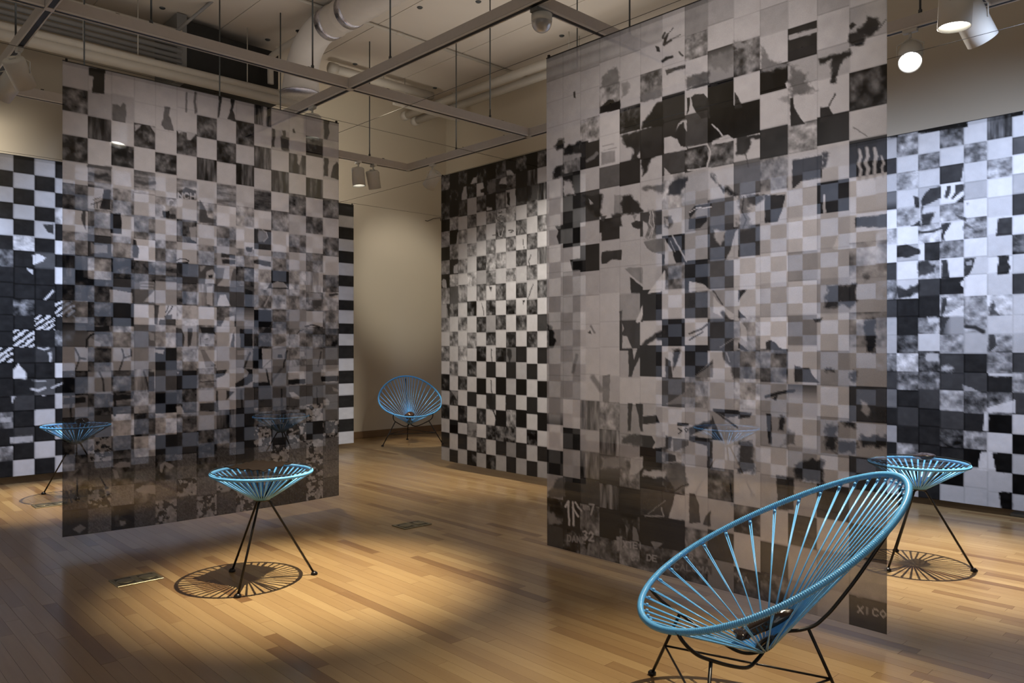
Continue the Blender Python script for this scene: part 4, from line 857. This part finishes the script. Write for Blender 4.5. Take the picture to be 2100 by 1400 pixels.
 ('P', 'D', 1.5, '788,1095 832,1095 820,1180 788,1218', 0, 3), ('P', 'D', 1.5, '576,1150 790,1113 790,1277 640,1300 600,1345 576,1358'), ('P', 'D', 1.5, '0,1240 40,1330 100,1340 182,1400 120,1400 0,1290', 0, 3),
 ('P', 'E', 4, '200,10 252,10 278,242 188,242', 0, 5), (K_, 'E', 2, '225,10 215,120 245,180 220,240', 8), ('P', 'E', 2, '250,0 377,0 370,40 320,75 250,70', 0, 3), ('P', 'E', 1.5, '378,0 530,0 500,120 470,195 378,202'), ('P', 'E', 6.5, '8,250 105,258 60,372 20,320', 0, 2), ('P', 'E', 7, '187,240 187,466 98,472 130,400 165,270'),
 ('P', 'E', 7, '797,0 812,0 820,155 797,155'), ('P', 'E', 1, '1028,162 1282,133 1282,235 1160,232 1028,230', 0, 1), ('P', 'E', 8.5, '905,290 905,392 865,387'), ('P', 'E', 3.5, '1080,575 1110,560 1135,600 1095,620', 0, 3),
 ('P', 'E', 8, '8,730 60,790 190,880 190,905 100,890 8,845'), (K_, 'E', 2.5, '8,690 75,790', 9), (K_, 'E', 2.5, '75,850 110,900', 26), ('P', 'E', 1.5, '188,685 247,685 210,730 188,770'), ('P', 'E', 2, '188,830 247,887 188,887'), ('P', 'E', 1.5, '828,645 1034,640 1034,780 980,812 930,780 880,818 810,812', 0, 3),
 ('P', 'E', 8, '195,900 245,960 250,1062 210,1030'), ('P', 'E', 1.5, '188,1060 262,1127 188,1107'), (K_, 'E', 5, '55,1098 188,1008', 7), ('P', 'E', 1.8, '384,1062 420,1043 450,1060 475,1090 522,1114 384,1114'), ('P', 'E', .8, '1095,900 1170,888 1178,1128 1110,1128', 0, 3), ('P', 'E', 2, '725,890 797,883 780,912 740,917'),
 ('P', 'E', 2.8, '68,1113 202,1125 190,1300 160,1322 130,1240 90,1190', 0, 2), (K_, 'E', 6, '105,1140 125,1200', 8), ('P', 'E', 1.8, '590,1222 640,1240 700,1240 720,1290 772,1347 590,1347'), ('P', 'E', 1.5, '812,1240 870,1250 882,1280 820,1262', 0, 3), ('P', 'E', 1.5, '990,1270 1043,1265 1043,1342 1000,1332', 0, 3), ('P', 'E', 1, '1270,1220 1284,1220 1284,1372 1262,1372'),
 (K_, 'F', 1, '310,42 380,22 470,5', 16), ('P', 'F', 1, '345,50 375,30 365,65'), ('P', 'F', 1.5, '0,108 152,120 152,150 90,165 30,130'), (K_, 'F', 2, '10,120 145,220', 10), ('P', 'F', 1.8, '0,150 20,200 60,292 0,292'), ('P', 'F', 1.8, '150,125 225,135 215,162 150,168'), ('P', 'F', 2.5, '150,300 220,300 250,480 150,472', 0, 4),
 ('P', 'F', 1, '310,135 337,140 342,312 320,312'), ('P', 'F', 1, '385,150 418,150 412,232 385,232', 0, 2), ('P', 'F', 4, '430,240 472,240 472,322 400,322', 0, 3), ('P', 'F', 2, '365,492 470,505 470,690 378,690'), ('P', 'F', 1.5, '473,430 560,400 642,400 642,532 473,512', 0, 3), ('P', 'F', 1.5, '655,190 720,200 710,350 650,330', 0, 4),
 ('P', 'F', 1.5, '740,180 832,190 832,220 770,202', 0, 3), ('P', 'F', 1.5, '730,290 832,300 828,362 730,352', 0, 3), ('P', 'F', 1.2, '850,262 1012,260 1012,335 850,322', 0, 4), ('P', 'F', 6.5, '850,60 890,70 908,110 895,152 870,130', 0, 2), ('P', 'F', 2, '990,0 1018,0 1018,190 980,185'),
 ('T', 'F', 6, 'XA', 145, 1072, 34, .12, .9, 7), ('T', 'F', 7, 'XICO', 838, 1238, 38, .18, 1.0, 8), ('P', 'F', 6, '830,1170 1010,1190 1010,1215 830,1185')]
o = hanging('hanging_banner', 'Y', 3.17, 0, 1, rowsR[-1], rowsR[0], colsR, rowsR, TR_, AR, 30, 26, M['sheer'], 5, sag=-.006)
tag(o, 'largest sheer hanging on the right printed with a woven portrait and block letters', 'banner')

# --- middle back hanging
BX = [905, 923, 940.6, 959, 978, 997.6, 1017, 1038, 1058.7, 1081, 1103, 1127]
colsB = [at(x, 700, X=4.725)[1] for x in BX]; stp = (colsB[-1] - colsB[0]) / 11
colsB += [colsB[-1] + stp * k for k in (1, 2, 3)]
BY = [362, 393, 418, 451, 477, 507, 534, 564, 590, 622, 651, 681, 710, 739, 769.5, 799, 827.5, 858, 885.5, 914, 942]
rowsB = heights(BY, 905, X=4.725)
TB = '''4m 0. 2m 0. 1m 0. 3m 1. 2m 0. 3m 6. 1. 6.
0. 1m 1. 1m 8. 3m 2. 3m 1. 3v 8. 1. 6. 1.
3m 0. 2m 7. 3m 1. 4m 7. 3. 3. 3v 8. 1. 7.
0. 6m 8. 4m 8. 5m 6m 5m 8. 4m 8. 2. 7. 1.
6m 0. 6m 8. 5m 8. 4m 8. 4m 8. 5m 7. 2. 7.
0. 5m 8. 6m 8. 5m 8. 4m 8. 4m 8. 2. 7. 1.
6m 1. 5m 8. 3m 6m 5m 7. 3m 7. 4v 8. 2. 7.
0. 7m 8. 7m 6. 4m 7. 5m 7. 4m 8. 2. 7. 1.
6m 3. 5m 8. 4m 8. 3m 8. 3m 7. 3m 7. 1. 7.
7r 4m 8. 2m 8. 3m 8. 2m 8. 2m 8. 1. 7. 1.
5m 8. 5m 8. 2m 6. 2m 8. 2m 8. 2. 8. 1. 7.
8. 5m 8. 5m 8. 2m 8. 2m 8. 2m 8. 1. 7. 1.
5m 8. 6m 8. 1m 8. 1m 4. 1. 8. 1. 8. 1. 7.
8. 5m 8. 2m 8. 1. 8. 1. 7. 1. 8. 1. 7. 1.
1m 8. 2m 8. 0. 8. 0. 7. 0. 8. 0. 8. 1. 7.
7. 2m 8. 1. 8. 2. 8. 1. 8. 1. 8. 1. 7. 1.
1m 8. 1m 8. 2m 8. 0. 5m 0. 8. 0. 8. 1. 7.
7. 0. 7. 4m 8. 2m 3m 2m 8. 1m 8. 1. 7. 1.
1. 7. 1. 7. 2m 7. 1. 5. 1. 7. 1. 7. 1. 7.
6. 1. 6. 1m 6. 1m 6. 1. 6. 1. 6. 1. 6. 1.'''.split('\n')
AB = [('P', 'Z1', 7.5, '450,470 490,400 540,375 540,455'), ('P', 'Z1', 7, '345,672 350,600 375,505 410,490 412,655'), ('P', 'Z1', 1, '615,445 660,440 660,610 625,610 620,580 585,575 585,540 628,520'), ('P', 'Z1', 7.5, '905,300 950,290 1000,345 905,370'), ('P', 'Z1', 4, '660,480 740,420 900,325 900,380 780,405 770,560 690,610 660,560', 0, 1),
 ('P', 'Z1', 7.5, '815,470 840,400 905,383 905,472'), ('P', 'Z1', 1, '820,480 905,475 905,520 830,520'), (K_, 'Z1', 2, '1025,500 1020,600 1040,690 1110,720 1190,670 1220,600 1220,510', 10), ('P', 'Z1', 1.5, '1020,500 1220,500 1215,620 1160,690 1050,690 1015,600'),
 ('P', 'Z1', 1, '908,570 948,565 945,740 915,720'), ('P', 'Z1', 7.5, '655,760 725,760 725,790 655,802'), (K_, 'Z1', 1, '810,830 845,815', 10), (K_, 'Z1', 2, '800,880 830,865 865,862', 8), (K_, 'Z1', 3, '780,800 775,900 840,955 890,920', 8), (K_, 'Z1', 1, '720,1100 770,1098', 8), (K_, 'Z1', 1, '935,1045 990,1045', 12), (K_, 'Z1', 2, '950,1075 975,1065', 8),
 (K_, 'Z1', 7, '800,1040 810,1110 840,1120 870,1020', 10), (K_, 'Z1', 3, '1060,1090 1095,1000 1140,1080', 14), ('P', 'Z1', 7, '293,1065 305,1065 305,1225 280,1225'), (K_, 'Z1', 2, '1110,1150 1130,1310', 6),
 (K_, 'Z2', 2, '1215,0 1185,90 1190,160', 8), ('P', 'Z2', 7, '110,425 95,340 120,310 150,330 160,425'), ('P', 'Z2', 7, '245,245 250,150 300,120 305,240'), (K_, 'Z2', 1.5, '1235,380 1170,560', 8), ('P', 'Z2', 2, '690,405 728,405 712,465'), ('P', 'Z2', 1.5, '1105,575 1135,575 1115,635'), (K_, 'Z2', 2, '600,610 620,765', 7), (K_, 'Z2', 1, '712,1175 718,1345', 8),
 ('P', 'Z2', 1.5, '905,1175 965,1185 970,1280 940,1355 915,1270'), ('P', 'Z2', 1.5, '160,625 200,640 190,775 180,770'), (K_, 'Z3', 1, '655,215 665,365', 8), ('P', 'Z3', 1, '603,375 700,380 700,560 650,550 610,470'), (K_, 'Z3', 1, '680,565 705,640 705,735', 10), (K_, 'Z3', 1, '820,395 825,560', 10), (K_, 'Z3', 6, '845,590 850,750', 8), ('P', 'Z3', 5, '190,335 278,345 270,440 240,400'),
 ('P', 'Z3', 5, '400,700 490,705 490,790 410,790', 0, 2), ('P', 'Z3', 5, '800,780 830,830 930,860 930,895 850,890 810,850', 0, 2)]
o = hanging('hanging_banner', 'Y', 4.725, 0, 1, rowsB[-1], rowsB[0], colsB, rowsB, TB, AB, 14, 14, M['sheer2'], 7, sag=.01)
tag(o, 'smaller checkered hanging in the middle at the back, beside the distant armchair', 'banner')

# --- right wall hanging
WX = [1345, 1371, 1399, 1427, 1457, 1487, 1518, 1550, 1581, 1614, 1647, 1684, 1720, 1757, 1797, 1840, 1884, 1928.5, 1978, 2025.5, 2077.5, 2134]
colsW = [at(x, 700, X=6.26)[1] for x in WX]; st_ = colsW[-1] - colsW[-2]; colsW += [colsW[-1] + st_ * k for k in (1, 2, 3)]
WY = [273, 318, 353, 389, 427, 464, 500, 537, 573, 611, 651, 686, 723, 760, 798, 836, 873, 910, 947, 985, 1016]
rowsW = heights(WY, 1860, X=6.26)
TW = '''7. 5m 8. 4m 8. 3v 8.
2. 8. 5m 8. 5m 8. 3.
7. 6m 8. 2. 8. 6m 9.
4d 8. 7. 9. 7. 9. 7.
9. 6m 8. 6m 9. 8. 2.
6m 9. 7m 9. 5m 9. 9.
9. 7. 9. 4m 9. 8. 3m
2. 9. 7m 9. 8. 9. 8.
5m 8. 2. 1. 9. 8. 2.
2. 1. 1. 7m 6m 8m 8.
7. 1. 4m 6l 6m 8. 8.
7. 3m 8. 6m 7. 6m 7.
4m 7m 3m 2. 1. 5m 2.
2. 4m 3m 2. 2. 1. 6m
4. 1. 2. 6m 3m 4m 2.
1. 2. 1. 2. 1. 0. 8.
6. 1. 1. 2m 5m 8. 0.
1. 5m 1. 1. 0. 8. 7.
6. 1. 6. 0. 7. 7. 0.
7. 7. 1. 7. 7. 7. 7.'''.split('\n')
TW = [' '.join([('8.' if (r + c) % 2 else '2.') if r > 0 else '6.' for c in range(14)]) + ' ' + s for r, s in enumerate(TW)]
AW = [('P', 'W1', 1, '0,285 110,265 110,300 0,318'), ('P', 'W1', 1, '316,238 818,142 818,205 316,270'), (K_, 'W1', 7, '330,262 800,175', 6), ('P', 'W1', 1, '1268,60 1400,32 1400,75 1268,100'), ('P', 'W1', 8, '780,590 808,588 808,770 745,782 770,690'),
 ('P', 'W1', 2, '440,830 547,813 547,930 430,990 350,1022 345,960 370,900'), ('P', 'W1', 2, '265,910 322,920 322,1030 285,1032'), ('P', 'W1', 2, '610,810 650,800 645,880 610,935 585,920'), ('P', 'W1', 2, '700,795 787,788 787,850 700,910 665,955 655,930 690,870'), ('P', 'W1', 2, '700,975 787,900 787,977'),
 ('P', 'W1', 2, '343,1030 365,1030 345,1100 490,1070 470,1130 440,1207 343,1212', 0, 2), ('P', 'W1', 2, '240,1217 330,1160 335,1217'), ('P', 'W1', 3, '700,1100 808,1130 808,1170 740,1150'), (K_, 'W1', 2, '325,1280 430,1275 550,1243', 20), ('P', 'W1', 2, '555,1190 657,1185 580,1310 585,1367 555,1367'), ('P', 'W1', 2, '1135,1135 1276,1127 1276,1307 1113,1322'), ('P', 'W1', 2, '818,975 835,972 820,1020'), ('P', 'W1', 3, '790,1190 930,1230 790,1250', 0, 3),
 ('P', 'W2', 1.5, '98,120 200,105 332,155 332,200 200,240 98,240'), ('P', 'W2', 1.5, '378,90 537,74 537,267 378,272'), ('P', 'W2', 2, '316,282 420,275 490,330 480,380 400,422 316,422', 0, 2), ('P', 'W2', 2, '555,262 610,260 637,452 555,457'), ('P', 'W2', 2, '787,250 905,243 880,330 840,412 787,442'), ('P', 'W2', 6, '800,290 872,265 860,322 810,320'),
 ('P', 'W2', 1.5, '1135,225 1247,218 1235,290 1262,330 1235,412 1123,422 1125,350 1140,290'), ('P', 'W2', 1.5, '98,530 180,560 332,505 332,580 230,642 98,652', 0, 2), ('P', 'W2', 8.5, '808,448 808,562 760,530 747,495'), ('P', 'W2', 2, '555,650 612,648 590,780 555,842'), ('P', 'W2', 9, '570,842 700,770 777,730 777,847'),
 ('P', 'W2', 2.5, '1043,710 1090,695 1120,730 1110,800 1150,812 1150,832 1043,832', 0, 2), (K_, 'W2', 1.5, '805,945 900,955 985,1002', 34), ('P', 'W2', 2, '537,852 640,850 590,940 570,1022 537,1022'), ('P', 'W2', 8, '400,855 420,905 530,920 480,1027 530,1027 530,855', 0, 2), ('P', 'W2', 2, '1043,1030 1102,1030 1122,1140 1043,1215'), ('P', 'W2', 3, '1130,1200 1276,1190 1276,1217 1100,1217'),
 ('P', 'W2', 7, '385,1270 400,1220 532,1223 520,1302 400,1302'), ('P', 'W2', 7, '560,1350 620,1340 680,1400 560,1400', 0, 3), ('P', 'W2', 7, '30,880 95,890 95,960 30,940'), ('P', 'W3', 6, '640,200 700,220 790,262 640,258'), ('P', 'W3', 8, '857,103 1054,108 1054,132 857,130'), ('P', 'W3', 8, '842,392 1000,350 1078,328 1078,436 842,434'),
 ('P', 'W3', 8, '820,433 857,433 857,598 806,592'), ('P', 'W3', 8, '790,763 852,768 852,925 762,917'), ('P', 'W3', 0, '885,773 1056,783 1056,948 920,937'), ('P', 'W3', 0, '940,1103 1056,1113 1056,1265 960,1248')]
o = hanging('wall_hanging', 'Y', 6.26, 0, 1, rowsW[-1], rowsW[0], colsW, rowsW, TW, AW, 17, 15, M['solid'], 9, sag=0)
tag(o, 'bright bluish checkered hanging along the right wall with a face in profile', 'banner')

# --- left wall hanging
VX = [28.7, 71, 114.3]
v1, v2, v3 = [at(x, 700, Y=7.82)[0] for x in VX]; sv = (v3 - v1) / 2
colsV = [v1 + sv * (k - 3) for k in range(0, 26)]; colsV = [c for c in colsV if c < 4.80] + [4.85]
c0i = 2
VY = [321, 355, 386, 419, 451, 484, 515, 547.5, 580, 612.5, 646, 677, 711, 744, 777, 810, 842, 875, 909, 941, 975]
rowsV = heights(VY, 50, Y=7.82)
TV = '''8. 1. 8. 1.
1. 8. 1. 8.
8. 1. 8. 1.
1. 8. 1. 8m
8. 1. 8. 1.
1. 8m 1. 9.
4m 1. 3. 1.
1. 1. 1. 9.
1. 1. 1. 1.
1. 3m 1. 6s
1. 1. 6s 1.
1. 6s 1. 4m
6s 1. 2. 1.
1. 1. 1. 9.
1. 1. 3. 1.
1. 2. 1. 8.
4m 1. 8. 1.
1. 2. 1. 8.
5m 1. 8. 1.
1. 8. 1. 8.'''.split('\n')
nV = len(colsV) - 1
TV = [' '.join([('8.' if (r + c) % 2 == 0 else '1.') for c in range(c0i)] + s.split() + [('8.' if (r + c) % 2 == 0 else '1.') for c in range(c0i + 4, nV)]) for r, s in enumerate(TV)]
AV = [('P', 'V1', 9, '265,890 320,880 372,910 350,942 270,972'), ('P', 'V1', 2, '350,640 442,640 442,722 390,700'), ('P', 'V1', 8, '220,995 272,1010 272,1052 230,1025'), (K_, 'V1', 9, '370,1255 435,1188', 16), ('P', 'V2', 9, '108,547 112,470 150,418 215,490 217,547'), (K_, 'V2', 7, '260,562 370,566', 9), (K_, 'V2', 8, '260,630 320,642 370,620', 18),
 (K_, 'V2', 8, '425,620 512,580', 14), ('P', 'V2', 8, '90,690 130,690 95,752'), ('P', 'V2', 1, '256,800 287,800 260,870 282,940 256,940'), ('P', 'V2', 7, '88,1022 267,1010 267,1062 88,1077'), ('P', 'V2', 7, '0,870 90,860 90,900 0,900'), (K_, 'V2', 8, '310,290 360,305 402,292', 12), (K_, 'V2', 8, '345,685 370,680', 8), ('P', 'V2', 8, '398,325 424,325 424,410 410,410'), ('P', 'V2', 1, '412,420 400,500 412,547 430,547 430,420')]
o = hanging('wall_hanging', 'X', 7.82, 0, 1, rowsV[-1], rowsV[0], colsV, rowsV, TV, AV, 14, 13, M['solid'], 13, sag=0)
tag(o, 'bright bluish checkered hanging at the far left, running on behind the left banner', 'banner')
